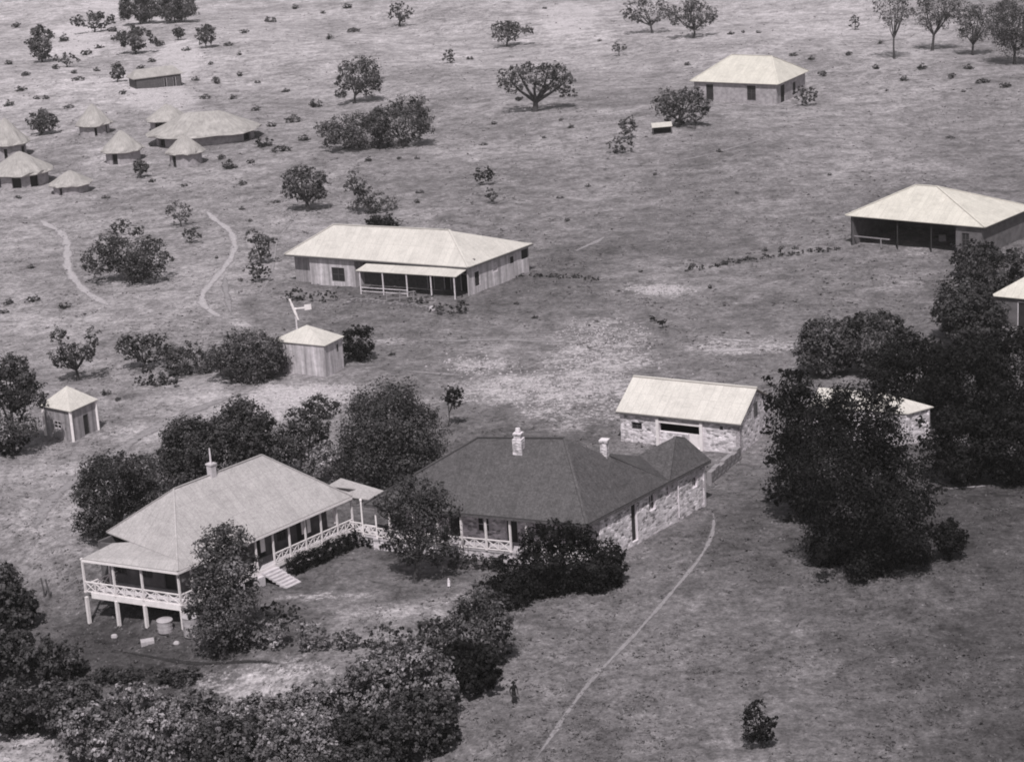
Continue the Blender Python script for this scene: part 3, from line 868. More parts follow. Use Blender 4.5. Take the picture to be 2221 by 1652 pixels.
    # inner walls of rooms, set back behind the verandahs
    w0, w1 = 3.0, 2.35
    Pf, Qf = pt(w0, w1), pt(w0, vl - .5); Pr, Qr = pt(w0, w1), pt(L - .4, w1)
    Pl, Ql = pt(w0, vl - .5), pt(L - .4, vl - .5); Pb, Qb = pt(L - .4, w1), pt(L - .4, vl - .5)
    cen = pt(L / 2, vl / 2)
    Lf = np.linalg.norm(Qf - Pf); opsf = [(.8, 1.9, ZD + .05, ZD + 2.15), (3.0, 4.3, ZD + .8, ZD + 2.1), (Lf - 2.6, Lf - 1.4, ZD + .8, ZD + 2.1)]
    wl = MB(); wl.wall(Pf, Qf, ZD, ZE + .25, .18, opsf, inward(Pf, Qf, cen))
    Lr = np.linalg.norm(Qr - Pr); opsr = []
    k = 1.2
    doors = []
    while k < Lr - 1.6:
        if len(opsr) % 2: opsr.append((k, k + 1.0, ZD + .03, ZD + 2.15)); doors.append(len(opsr) - 1); k += 2.3
        else: opsr.append((k, k + 1.15, ZD + .75, ZD + 2.1)); k += 2.3
    wl.wall(Pr, Qr, ZD, ZE + .45, .18, opsr, inward(Pr, Qr, cen))
    wl.wall(Pl, Ql, -.3, ZE + .4, .18, (), inward(Pl, Ql, cen)); wl.wall(Pb, Qb, -.3, ZE + .3, .18, (), inward(Pb, Qb, cen))
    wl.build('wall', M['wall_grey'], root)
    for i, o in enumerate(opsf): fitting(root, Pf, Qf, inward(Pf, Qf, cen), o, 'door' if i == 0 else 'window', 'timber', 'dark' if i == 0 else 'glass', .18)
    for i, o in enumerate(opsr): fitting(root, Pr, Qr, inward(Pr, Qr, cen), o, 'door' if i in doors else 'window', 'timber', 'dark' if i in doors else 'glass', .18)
    # dark foundation wall under the rooms
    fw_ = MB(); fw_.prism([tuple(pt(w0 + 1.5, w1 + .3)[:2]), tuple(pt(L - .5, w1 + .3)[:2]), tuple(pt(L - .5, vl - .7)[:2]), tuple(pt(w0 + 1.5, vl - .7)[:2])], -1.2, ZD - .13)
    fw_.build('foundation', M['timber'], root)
    # roll-down blinds hanging in the right verandah
    for x0, x1, y0, y1 in ((1385, 1415, 742, 840), (1682, 1705, 608, 715), (1650, 1675, 660, 722), (1852, 1875, 545, 655)):
        a = onp(*B1(x0, y0), pt(0, iu + .25), pt(L, iu + .25)); b_ = onp(*B1(x1, y0), pt(0, iu + .25), pt(L, iu + .25))
        zb = onp(*B1(x0, y1), pt(0, iu + .25), pt(L, iu + .25))[2]
        m = MB(); m.ax = ex; n_ = 6
        pts_ = [a[:2] + (b_ - a)[:2] * i / n_ + (ey * .05 if i % 2 else 0) for i in range(n_ + 1)]
        for i in range(n_):
            p, q = pts_[i], pts_[i + 1]
            m.face([zz(p, zb), zz(q, zb), zz(q, ZE - .35), zz(p, ZE - .35)]); m.face([zz(p, ZE - .35) + [.01, .01, 0], zz(q, ZE - .35) + [.01, .01, 0], zz(q, zb) + [.01, .01, 0], zz(p, zb) + [.01, .01, 0]])
        m.build('curtain', M['white'], root)
    # link verandah to the stone house
    E = un(*B1(2112, 500), ZE - .1)
    Pk = onp(*B1(1905, 357), (Cc + E) / 2 + zz(ex * .8, 0), (Cc + E) / 2 + zz(ex * .8, 0) + zz((E - Cc)[:2], 0))
    print('link apex', Pk, Cc, E)
    lk = MB(); back = zz(ex * 2.2, 0)
    lk.slab([Cc + [0, 0, -.08], E, Pk], .06); lk.slab([E, E + back, Pk], .06); lk.slab([E + back, Cc + back, Pk], .06); kk = R2 + (Cc - R2) * .72 - np.array([0, 0, .1]); lk.slab([kk, Cc + [0, 0, -.08], Pk], .06); lk.slab([kk, Pk, E + back], .06)
    lk.build('link_roof', M['roof_grey'], root)
    return dict(pt=pt, L=L, iu=iu, ZD=ZD, ZE=ZE, ex=ex, ey=ey, C=Cc, E=E, root=root, R2=R2, Wd=Wd, ru=ru)
TB = timber_bungalow()

# ---- the stone house with the dark roof
def stone_house():
    ZE, ZD = 4.2, .95
    Fr = un(*B2(1388, 832), ZE); Wr = un(*B2(2100, 462), ZE)
    Lf = un(*B2(110, 716), ZE)
    ey = nrm((Lf - Fr)[:2]); ex = nrm((Wr - Fr)[:2]); Wd = np.linalg.norm(Lf - Fr); L = np.linalg.norm(Wr - Fr)
    Mx = np.stack([ex, ey], 1)
    def pt(u, v, z=0.0): q = Fr[:2] + ex * u + ey * v; return np.array([q[0], q[1], z])
    uval = np.linalg.solve(Mx, un(*B2(1832, 583), ZE)[:2] - Fr[:2])[0]      # the valley: where the main block ends
    mid = uval / 2
    Ra = onp(*B2(1258, 338), pt(mid, 0), pt(mid, Wd)); Rb = onp(*B2(765, 335), pt(mid, 0), pt(mid, Wd))
    print('stone', L, Wd, 'valley', uval, 'ridge', Ra[2], Rb[2], np.linalg.solve(Mx, Ra[:2] - Fr[:2]), np.linalg.solve(Mx, Rb[:2] - Fr[:2]))
    root = thing('stone_bungalow', 'stone walled bungalow with large dark hipped roof and rear wing', 'house', pt(uval / 2, Wd / 2, 0))
    V1 = pt(uval, 0, ZE); Lb = pt(uval, Wd, ZE)
    rf = MB()
    rf.slab([Lf, Fr, Ra, Rb], .1); rf.slab([Fr, V1, Ra], .1); rf.slab([V1, Lb, Rb, Ra], .1); rf.slab([Lb, Lf, Rb], .1)
    # rear wing: hipped end plus a low ridge running back to the main roof
    ww = 5.0
    um = (uval + L) / 2
    Wa = onp(*B2(1900, 326), pt(0, 2.3), pt(L, 2.3)); vw = 2.3
    print('wing apex', Wa, 'v', vw)
    W0, W1, W2, W3 = V1, Wr, pt(L, 5.4, ZE), pt(uval - .6, 5.4, ZE + .6)
    Wa2 = onp(*B2(1952, 334), pt(0, 2.9), pt(L, 2.9))
    rf.slab([W0, W1, Wa2, Wa], .1); rf.slab([W1, W2, Wa2], .1); rf.slab([W2, W3, Wa, Wa2], .1); rf.slab([W3, W0, Wa], .1)
    p1 = rayplane(*B2(1490, 424), Fr, V1, Ra) + np.array([0, 0, .02]); p2 = rayplane(*B2(1695, 442), W3, W0, Wa) + np.array([0, 0, .02])
    rf.slab([V1 + [0, 0, .02], p2, p1], .1); rf.slab([p1, p2, W3 - [0, 0, .4]], .1)
    roof = rf.build('roof', M['roof_dark'], root)
    cp = MB(); up = np.array([0, 0, .05])
    for a, b in ((Ra, Rb), (Ra, Fr), (Rb, Lf)): cp.beam(a + up, b + up, .24, .08)
    cp.build('ridge_cap', M['roof_dark'], roof)
    fb = MB(); fb.beam(Lf + [0, 0, -.2], Fr + [0, 0, -.2], .05, .18); fb.beam(Fr + [0, 0, -.2], Wr + [0, 0, -.2], .051, .16); fb.build('fascia', M['timber'], root)
    # chimneys
    cb = rayplane(*B2(1000, 402), Lf, Fr, Ra); zt = cb[2] + hz(cb, B2(1000, 300)[1])
    ch = MB(); ch.ax = ey; ch.beam(zz(cb, cb[2] - .5), zz(cb, cb[2] + (zt - cb[2]) * .62), .82); ch.beam(zz(cb, cb[2] + (zt - cb[2]) * .62), zz(cb, zt - .25), .58); ch.beam(zz(cb, zt - .25), zz(cb, zt - .1), .72)
    c_ = ch.build('chimney', M['stone_white'], root)
    po = MB(); po.lathe(zz(cb, zt - .1), [(.18, 0), (.24, .12), (.2, .4), (.0, .401)], 10); po.build('chimney_pot', M['offwhite'], c_)
    cb = rayplane(*B2(1492, 425), Fr, V1, Ra); zt = cb[2] + hz(cb, B2(1480, 335)[1])
    ch = MB(); ch.ax = ey; ch.beam(zz(cb, cb[2] - .8), zz(cb, zt - .35), .6); ch.beam(zz(cb, zt - .35), zz(cb, zt - .15), .74); ch.build('chimney', M['stone'], root)
    # right wall of masonry, openings as seen
    inset = .35
    P, Q = pt(2.3, inset), pt(L - .35, inset); cen = pt(L / 2, 4); inn = inward(P, Q, cen)
    ops = rects(P, Q, B2, [(1643, 690, 1678, 868), (1746, 660, 1782, 752), (1992, 562, 2022, 622), (1842, 600, 1866, 672)])
    print('stone ops', np.round(ops, 2))
    ops = [(o[0], o[1], .3 if i == 0 else max(o[2], .15), min(o[3], ZE - .6)) for i, o in enumerate(ops)]
    wl = MB(); wl.wall(P, Q, -.4, ZE - .1, .4, ops, inn)
    Q2 = pt(L - .35, 5.1); wl.wall(Q, Q2, -.4, ZE - .1, .4, (), inward(Q, Q2, cen))
    Pv, Qv = pt(2.3, inset), pt(2.3, Wd - .4)
    Lv = np.linalg.norm(Qv - Pv); opv = []
    k = 2.2
    while k < Lv - 1.5:
        opv.append((k, k + 1.1, ZD + (.05 if len(opv) % 2 == 0 else .8), ZD + 2.1)); k += 2.6
    wl.wall(Pv, Qv, -.3, ZE + .3, .4, opv, inward(Pv, Qv, cen))
    wl.build('wall', M['stone'], root)
    for i, o in enumerate(ops): fitting(root, P, Q, inn, o, 'door' if i in (0,) else 'window', 'offwhite', 'dark' if i == 0 else 'glass', .4)
    for i, o in enumerate(opv): fitting(root, Pv, Qv, inward(Pv, Qv, cen), o, 'door' if i % 2 == 0 else 'window', 'offwhite', 'dark' if i % 2 == 0 else 'glass', .4)
    # quoins beside the door and a pale down pipe
    dp = MB(); a = uz(P, Q, *B2(1907, 585)); q = P[:2] + nrm((Q - P)[:2]) * a[0] - inn * .07
    dp.tube([zz(q, .3), zz(q, ZE - .25)], [.07, .07], 8); dp.build('downpipe', M['offwhite'], root)
    # verandah
    iu = .35
    dk = MB(); dk.prism([tuple(pt(iu, inset + .05)[:2]), tuple(pt(iu, Wd - .3)[:2]), tuple(pt(2.3, Wd - .3)[:2]), tuple(pt(2.3, inset + .05)[:2])], ZD - .15, ZD); dk.build('verandah_floor', M['concrete'], root)
    pw = MB(); pw.wall(pt(iu + .05, inset + .1), pt(iu + .05, Wd - .3), -.4, ZD - .15, .25, (), inward(pt(iu, 0), pt(iu, Wd), cen)); pw.build('plinth', M['stone_white'], root)
    def vpos(px, py): return float(np.linalg.solve(Mx, onp(*B2(px, py), pt(iu, 0), pt(iu, Wd))[:2] - Fr[:2])[1])
    vs = [vpos(1040, 830), vpos(945, 815), vpos(805, 800), vpos(665, 785)]
    step = vs[3] - vs[2]
    while vs[-1] + step < Wd - 1: vs.append(vs[-1] + step)
    vs = [v for v in vs if v > iu]
    for v in [iu + .2] + vs: pillar(root, pt(iu, v), ZD, ZE - .1, .15, 'white', ax=ex)
    for a, b in zip(vs[1:-1], vs[2:]): rail_bay(root, pt(iu, a), pt(iu, b), ZD, .95, 2)
    rail_bay(root, pt(iu, iu + .2), pt(iu, vs[0]), ZD, .95, 2)
    # link verandah rail from the timber bungalow
    l0 = TB['C'][:2] - TB['ex'] * .2 + TB['ey'] * .35; l1 = pt(iu, vs[-1])[:2]
    for k in range(3):
        a = l0 + (l1 - l0) * k / 3; b = l0 + (l1 - l0) * (k + 1) / 3
        za = TB['ZD'] + (ZD - TB['ZD']) * (k + .5) / 3
        rail_bay(TB['root'], a, b, za, .9, 2)
        if k: pillar(TB['root'], a, za - .2, ZE + .15, .13, 'white')
        dk = MB(); nb = zz(nrm(TB['ex']) * 2.0, 0)
        dk.slab([zz(a, za), zz(b, za), zz(b, za) + nb, zz(a, za) + nb], .2); dk.build('link_floor', M['cream'], TB['root'])
        pw = MB(); pw.wall(a + TB['ex'] * .1, b + TB['ex'] * .1, -.3, za - .201, .2, (), TB['ex']); pw.build('plinth', M['stone_white'], TB['root'])
    return dict(pt=pt, L=L, Wd=Wd, ex=ex, ey=ey)
SH = stone_house()

# ---- the long house with the white iron roof
def long_house():
    ZE = 3.75
    L_, Fr, E = un(*A4(165, 386), ZE), un(*A4(1342, 470), ZE), un(*A4(1757, 316), ZE)
    ex = nrm((L_ - Fr)[:2]); ey = nrm((E - Fr)[:2]); LW = np.linalg.norm(L_ - Fr); D_ = np.linalg.norm(E - Fr)
    def pt(u, v, z=0.0): q = Fr[:2] + ex * u + ey * v; return np.array([q[0], q[1], z])
    Bm = un(*A4(1610, 371), ZE); vb = np.linalg.norm(Bm - Fr)
    R2 = onp(*A4(1220, 231), pt(0, vb / 2), pt(LW, vb / 2)); R1 = onp(*A4(482, 196), pt(0, vb / 2), pt(LW, vb / 2))
    zr = (R1[2] + R2[2]) / 2
    print('long', LW, D_, vb, 'ridge', R1[2], R2[2])
    K = un(*A4(1382, 286), ZE + (R2[2] - ZE) * .5)
    root = thing('timber_house', 'long timber house with broad white iron roof and deep shaded front verandah', 'house', pt(LW / 2, D_ / 2, 0))
    Dk = pt(LW, D_, ZE)
    rf = MB(); rf.slab([L_, Fr, R2, R1]); rf.slab([Fr, E, K, R2]); rf.slab([E, Dk, K]); rf.slab([Dk, R1, R2, K]); rf.slab([Dk, L_, R1])
    roof = rf.build('roof', M['roof_white'], root)
    cp = MB(); up = np.array([0, 0, .04])
    for a, b in ((R1, R2), (R2, Fr), (R1, L_)): cp.beam(a + up, b + up, .25, .06)
    cp.build('ridge_cap', M['roof_white'], roof)
    fb = MB(); fb.beam(L_ + [0, 0, -.17], Fr + [0, 0, -.17], .05, .16); fb.beam(Fr + [0, 0, -.17], E + [0, 0, -.17], .051, .16); fb.build('fascia', M['timber'], root)
    # verandah lean-to
    a, b = un(*A4(620, 491), 2.95), un(*A4(1262, 531), 2.95); c, d = un(*A4(1334, 482), ZE - .3), un(*A4(690, 446), ZE - .3)
    vr = MB(); vr.slab([a, b, c, d], .06); vr.build('verandah_roof', M['roof_white'], root)
    ia = nrm((d - a)[:2])
    e_ = nrm((b - a)[:2])
    for t in (.03, .26, .5, .74, .97):
        p = a[:2] + (b - a)[:2] * t + ia * .2; zg = float(hgt(p[0], p[1])); pillar(root, p, zg - .1, 2.88, .13, 'offwhite', ax=e_)
    p0 = a[:2] + (b - a)[:2] * .03 + ia * .2; p1 = a[:2] + (b - a)[:2] * .5 + ia * .2
    rl = MB(); rl.ax = e_; g = float(hgt(*p0)); rl.beam(zz(p0, g + .85), zz(p1, g + .85), .08); rl.beam(zz(p0, g + .4), zz(p1, g + .4), .06)
    rl.build('railing', M['offwhite'], root)
    # walls
    io = .45
    P, Q = pt(io, io), pt(io + .001, D_ - .4); cen = pt(LW / 2, D_ / 2)
    zg = min(float(hgt(*pt(0, 0)[:2])), float(hgt(*pt(LW, 0)[:2])), float(hgt(*pt(0, D_)[:2]))) - .4
    ops = rects(P, Q, A4, [(1383, 492, 1418, 590), (1500, 440, 1530, 500), (1608, 396, 1638, 445), (1680, 350, 1726, 415)])
    ops = [(o[0], o[1], max(o[2], zg + .2), min(o[3], ZE - .3)) for o in ops]
    w1 = MB(); inn = inward(P, Q, cen); w1.wall(P, Q, zg, ZE - .08, .15, ops, inn); w1.build('side_wall', M['boards_pale'], root)
    for i, o in enumerate(ops): fitting(root, P, Q, inn, o, 'window' if i in (1,) else 'door', 'offwhite', 'cream' if i == 1 else 'dark', .15)
    # front wall: board wall at left with a window, then the shaded verandah wall set back
    u_l = np.linalg.norm(onp(*A4(332, 500), pt(0, io), pt(LW, io))[:2] - pt(0, io)[:2]); u_r = np.linalg.norm(onp(*A4(618, 520), pt(0, io), pt(LW, io))[:2] - pt(0, io)[:2])
    P2, Q2 = pt(u_r, io), pt(u_l, io); ops2 = rects(P2, Q2, A4, [(470, 472, 552, 560)]); inn2 = inward(P2, Q2, cen)
    w2 = MB(); w2.wall(P2, Q2, zg, ZE - .08, .15, ops2, inn2)
    w2.wall(Q2, pt(u_l, 1.2), zg, ZE, .15, (), inward(Q2, pt(u_l, 1.2), pt(u_l - 3, 2)))
    w2.wall(P2, pt(u_r, 2.2), zg, ZE, .15, (), inward(P2, pt(u_r, 2.2), pt(u_l, 1)))
    w2.build('front_wall', M['boards_pale'], root)
    fitting(root, P2, Q2, inn2, ops2[0], 'window', 'timber', 'glass', .15)
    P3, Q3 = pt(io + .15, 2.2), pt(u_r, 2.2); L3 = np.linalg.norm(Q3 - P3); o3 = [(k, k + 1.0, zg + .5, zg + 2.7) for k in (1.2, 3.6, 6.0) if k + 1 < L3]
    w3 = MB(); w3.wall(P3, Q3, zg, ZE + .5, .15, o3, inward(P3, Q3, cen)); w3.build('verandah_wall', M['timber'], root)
    for o in o3: fitting(root, P3, Q3, inward(P3, Q3, cen), o, 'door', 'offwhite', 'dark', .15)
    P4, Q4 = pt(u_l, 1.2), pt(LW - .5, 1.2); w4 = MB(); w4.wall(P4, Q4, zg, ZE + .5, .15, (), inward(P4, Q4, cen)); w4.wall(pt(LW - .5, 1.2), pt(LW - .5, D_ - .4), zg, ZE, .15, (), inward(pt(LW - .5, 2), pt(LW - .5, 5), cen))
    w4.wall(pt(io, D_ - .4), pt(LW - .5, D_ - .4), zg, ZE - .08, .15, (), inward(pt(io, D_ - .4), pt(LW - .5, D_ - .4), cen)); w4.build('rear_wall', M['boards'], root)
long_house()

# ---- small square huts with pyramid iron roofs
def square_hut(name, label, conv, Lp, Fp, Rp, Ap, ZE, ops_front=(), ops_right=(), roof='roof_white', wall='boards', posts=False, inset=.25):
    L_, F_, R_ = (un(*conv(*p), ZE) for p in (Lp, Fp, Rp)); D_ = L_ + R_ - F_; cn = (L_ + R_) / 2
    ap = onp(*conv(*Ap), cn, cn + np.array([1.0, 0, 0]))
    print(name, np.linalg.norm(L_ - F_), np.linalg.norm(R_ - F_), 'apex', ap[2])
    ap = zz(cn, ap[2])
    root = thing(name, label, 'hut', zz(cn, float(hgt(cn[0], cn[1]))))
    rf = MB()
    for a, b in ((L_, F_), (F_, R_), (R_, D_), (D_, L_)): rf.slab([a, b, ap], .06)
    rf.build('roof', M[roof], root)
    q = [zz(cn + (p - cn) * (1 - inset * 2 / max(np.linalg.norm(L_ - F_), 2)), 0) for p in (L_, F_, R_, D_)]
    zg = min(float(hgt(p[0], p[1])) for p in q) - .25
    wl = MB()
    def clampo(os): return [(o[0], o[1], max(o[2], zg + .1), min(o[3], ZE - .25)) for o in os]
    of = clampo(rects(q[0], q[1], conv, ops_front)); orr = clampo(rects(q[1], q[2], conv, ops_right))
    wl.wall(q[0], q[1], zg, ZE - .05, .12, of, inward(q[0], q[1], cn)); wl.wall(q[1], q[2], zg, ZE - .05, .12, orr, inward(q[1], q[2], cn))
    wl.wall(q[2], q[3], zg, ZE - .05, .12, (), inward(q[2], q[3], cn)); wl.wall(q[3], q[0], zg, ZE - .05, .12, (), inward(q[3], q[0], cn))
    wl.build('wall', M[wall], root)
    for o in of: fitting(root, q[0], q[1], inward(q[0], q[1], cn), o, 'window' if o[2] > zg + .7 else 'door', 'offwhite', 'dark', .12)
    for o in orr: fitting(root, q[1], q[2], inward(q[1], q[2], cn), o, 'window' if o[2] > zg + .7 else 'door', 'timber', 'dark', .12)
    if posts:
        for p in q[:3]: pillar(root, p, zg, ZE - .06, .26, 'white', 'corner_board', cap=False)
    return root, q, ap
square_hut('square_hut', 'small square board hut with pale pyramid roof and white corner boards', B5, (250, 1352), (448, 1392), (628, 1312), (430, 1226), 3.25,
           [(345, 1450, 392, 1500)], [(535, 1405, 570, 1540)], 'roof_white', 'boards', True)
hut2, hq, hap = square_hut('iron_roofed_hut', 'weathered board hut with low white pyramid roof among dark scrub', A4, (85, 940), (425, 972), (550, 910), (275, 840), 3.6, [], [(500, 960, 512, 1010)], 'roof_white', 'boards_pale')
# wind charger on its pole beside that hut
def wind_charger():
    base = hap.copy(); g = float(hgt(base[0], base[1] + 3))
    p = onp(637, 705, hap, hap + np.array([1.0, 0, 0])); base = np.array([p[0], hap[1] + 3.2, float(hgt(p[0], hap[1] + 3.2))])
    zt = base[2] + hz(base, 673)
    t = thing('wind_charger', 'white two-bladed wind charger with tail vane on a slim pole', 'windmill', base)
    m = MB(); m.tube([base - [0, 0, .2], base + [0, 0, 1.5], zz(base, zt)], [.13, .11, .09], 7); m.build('pole', M['offwhite'], t)
    m = MB(); m.lathe(zz(base, zt - .02), [(0, 0), (.14, .02), (.2, .14), (.14, .26), (0, .3)], 10); m.build('hub', M['white'], t)
    hub = np.array([base[0] - .12, base[1] - .3, zt + .16]); dr = nrm(np.array([-.3, 0, .95]))
    for sgn in (1, -1):
        m = MB(); m.beam(hub, hub + dr * sgn * .7, .26, .06); m.beam(hub + dr * sgn * .7, hub + dr * sgn * 1.3, .18, .05); m.build('blade', M['white'], t)
    m = MB(); m.ax = (0, 1); e0 = zz(base, zt + .16); m.beam(e0, e0 + np.array([1.0, .25, -.02]), .12)
    a = e0 + np.array([1.0, .25, 0]); b = e0 + np.array([1.75, .44, 0])
    m.beam(a, b, .05, .62); m.build('tail_vane', M['white'], t)
wind_charger()

def hip_house(name, label, conv, Lp, Fp, Rp, R1p, R2p, ZE, roof, wall, of=(), orr=(), front_open=None):
    L_, F_, R_ = (un(*conv(*p), ZE) for p in (Lp, Fp, Rp)); D_ = L_ + R_ - F_; cn = (L_ + R_) / 2
    m0, m1 = (F_ + R_) / 2, (L_ + D_) / 2
    R1 = onp(*conv(*R1p), m0, m1); R2 = onp(*conv(*R2p), m0, m1); zr = (R1[2] + R2[2]) / 2
    print(name, np.linalg.norm(L_ - F_), np.linalg.norm(R_ - F_), 'ridge', R1[2], R2[2])
    root = thing(name, label, 'house' if front_open is None else 'shed', zz(cn, float(hgt(cn[0], cn[1]))))
    rf = MB(); rf.slab([L_, F_, R2, R1]); rf.slab([F_, R_, R2]); rf.slab([R_, D_, R1, R2]); rf.slab([D_, L_, R1]); rf = rf.build('roof', M[roof], root)
    cp = MB(); up = np.array([0, 0, .04])
    for a, b in ((R1, R2), (R2, F_), (R1, L_), (R2, R_)): cp.beam(a + up, b + up, .25, .06)
    cp.build('ridge_cap', M[roof], rf)
    q = [zz(cn + (p - cn) * .93, 0) for p in (L_, F_, R_, D_)]
    zg = min(float(hgt(p[0], p[1])) for p in q) - .3
    wl = MB()
    def clampo(os): return [(o[0], o[1], max(o[2], zg + .35), min(o[3], ZE - .25)) for o in os]
    Pf, Qf = q[0], q[1]
    if front_open is not None:
        px, py = conv(*front_open); Pf = zz(onp(px, py, q[0], q[1]), 0)
    o1 = clampo(rects(Pf, Qf, conv, of)); o2 = clampo(rects(q[1], q[2], conv, orr))
    wl.wall(Pf, Qf, zg, ZE - .05, .2, o1, inward(q[0], q[1], cn)); wl.wall(q[1], q[2], zg, ZE - .05, .2, o2, inward(q[1], q[2], cn))
    wl.wall(q[2], q[3], zg, ZE - .05, .2, (), inward(q[2], q[3], cn)); wl.wall(q[3], q[0], zg, ZE - .05, .2, (), inward(q[3], q[0], cn))
    if front_open is not None:
        b2 = Pf + (q[2] - q[1]); wl.wall(Pf, b2, zg, ZE - .05, .2, (), inward(Pf, b2, Qf))
    wl.build('wall', M[wall], root)
    for o in o1: fitting(root, Pf, Qf, inward(q[0], q[1], cn), o, 'window' if o[2] > zg + .9 else 'door', 'timber', 'dark', .2)
    for o in o2: fitting(root, q[1], q[2], inward(q[1], q[2], cn), o, 'window' if o[2] > zg + .9 else 'door', 'offwhite', 'dark', .2)
    return root, q, zg, (L_, F_, R_, D_)
hip_house('hipped_house', 'distant square house with white hipped roof on the upper slope', A3, (458, 428), (925, 446), (1088, 374), (680, 289), (890, 296), 3.5, 'roof_stain', 'mud',
          [(545, 445, 583, 530), (760, 452, 806, 530)], [(938, 445, 962, 545), (1002, 430, 1020, 500)])
Z5 = lambda x, y: (1821.2 + .1922 * x, 392.3 + .1922 * y)
shed, sq, szg, sc = hip_house('open_shed', 'open fronted shed with stained white hipped roof at the right edge', Z5, (60, 388), (1640, 525), (2192, 293), (860, 45), (1100, 62), 3.9, 'roof_stain', 'wall_grey',
          [(1376, 590, 1462, 745)], [], (1310, 620))
for t in (.0, .36, .62):
    p = sq[0] + (sq[1] - sq[0]) * t; pillar(shed, p, szg, 3.8, .15, 'dark', cap=False)
m = MB(); a, b = sq[0] + (sq[1] - sq[0]) * .02, sq[0] + (sq[1] - sq[0]) * .3; g = float(hgt(a[0], a[1]))
m.beam(zz(a, g + 1.25), zz(b, g + 1.2), .12); p = a + (b - a) * .75; m.beam(zz(p, g - .1), zz(p, g + 1.2), .14); m.build('feed_rail', M['boards'], shed)
m = MB(); p = onp(*Z5(1300, 790), sq[0], sq[1]); m.ax = (1, 0); q_ = np.array([p[0], sq[0][1] - 1.0]); g = float(hgt(*q_)); m.beam(zz(q_, g - .1), zz(q_, g + .8), .8, .6)
o = m.build('water_trough', M['concrete'], None, zz(q_, g)); tag(o, 'pale concrete block standing at the corner of the open shed', 'trough')

E_ = lambda x, y: (x, y)
square_hut('edge_hut', 'grey hut with pale roof cut off by the right edge', E_, (2147.5, 641), (2262, 652), (2330, 618), (2250, 590), 3.4, [(2207, 655, 2228, 720)], [], 'roof_stain', 'wall_grey')

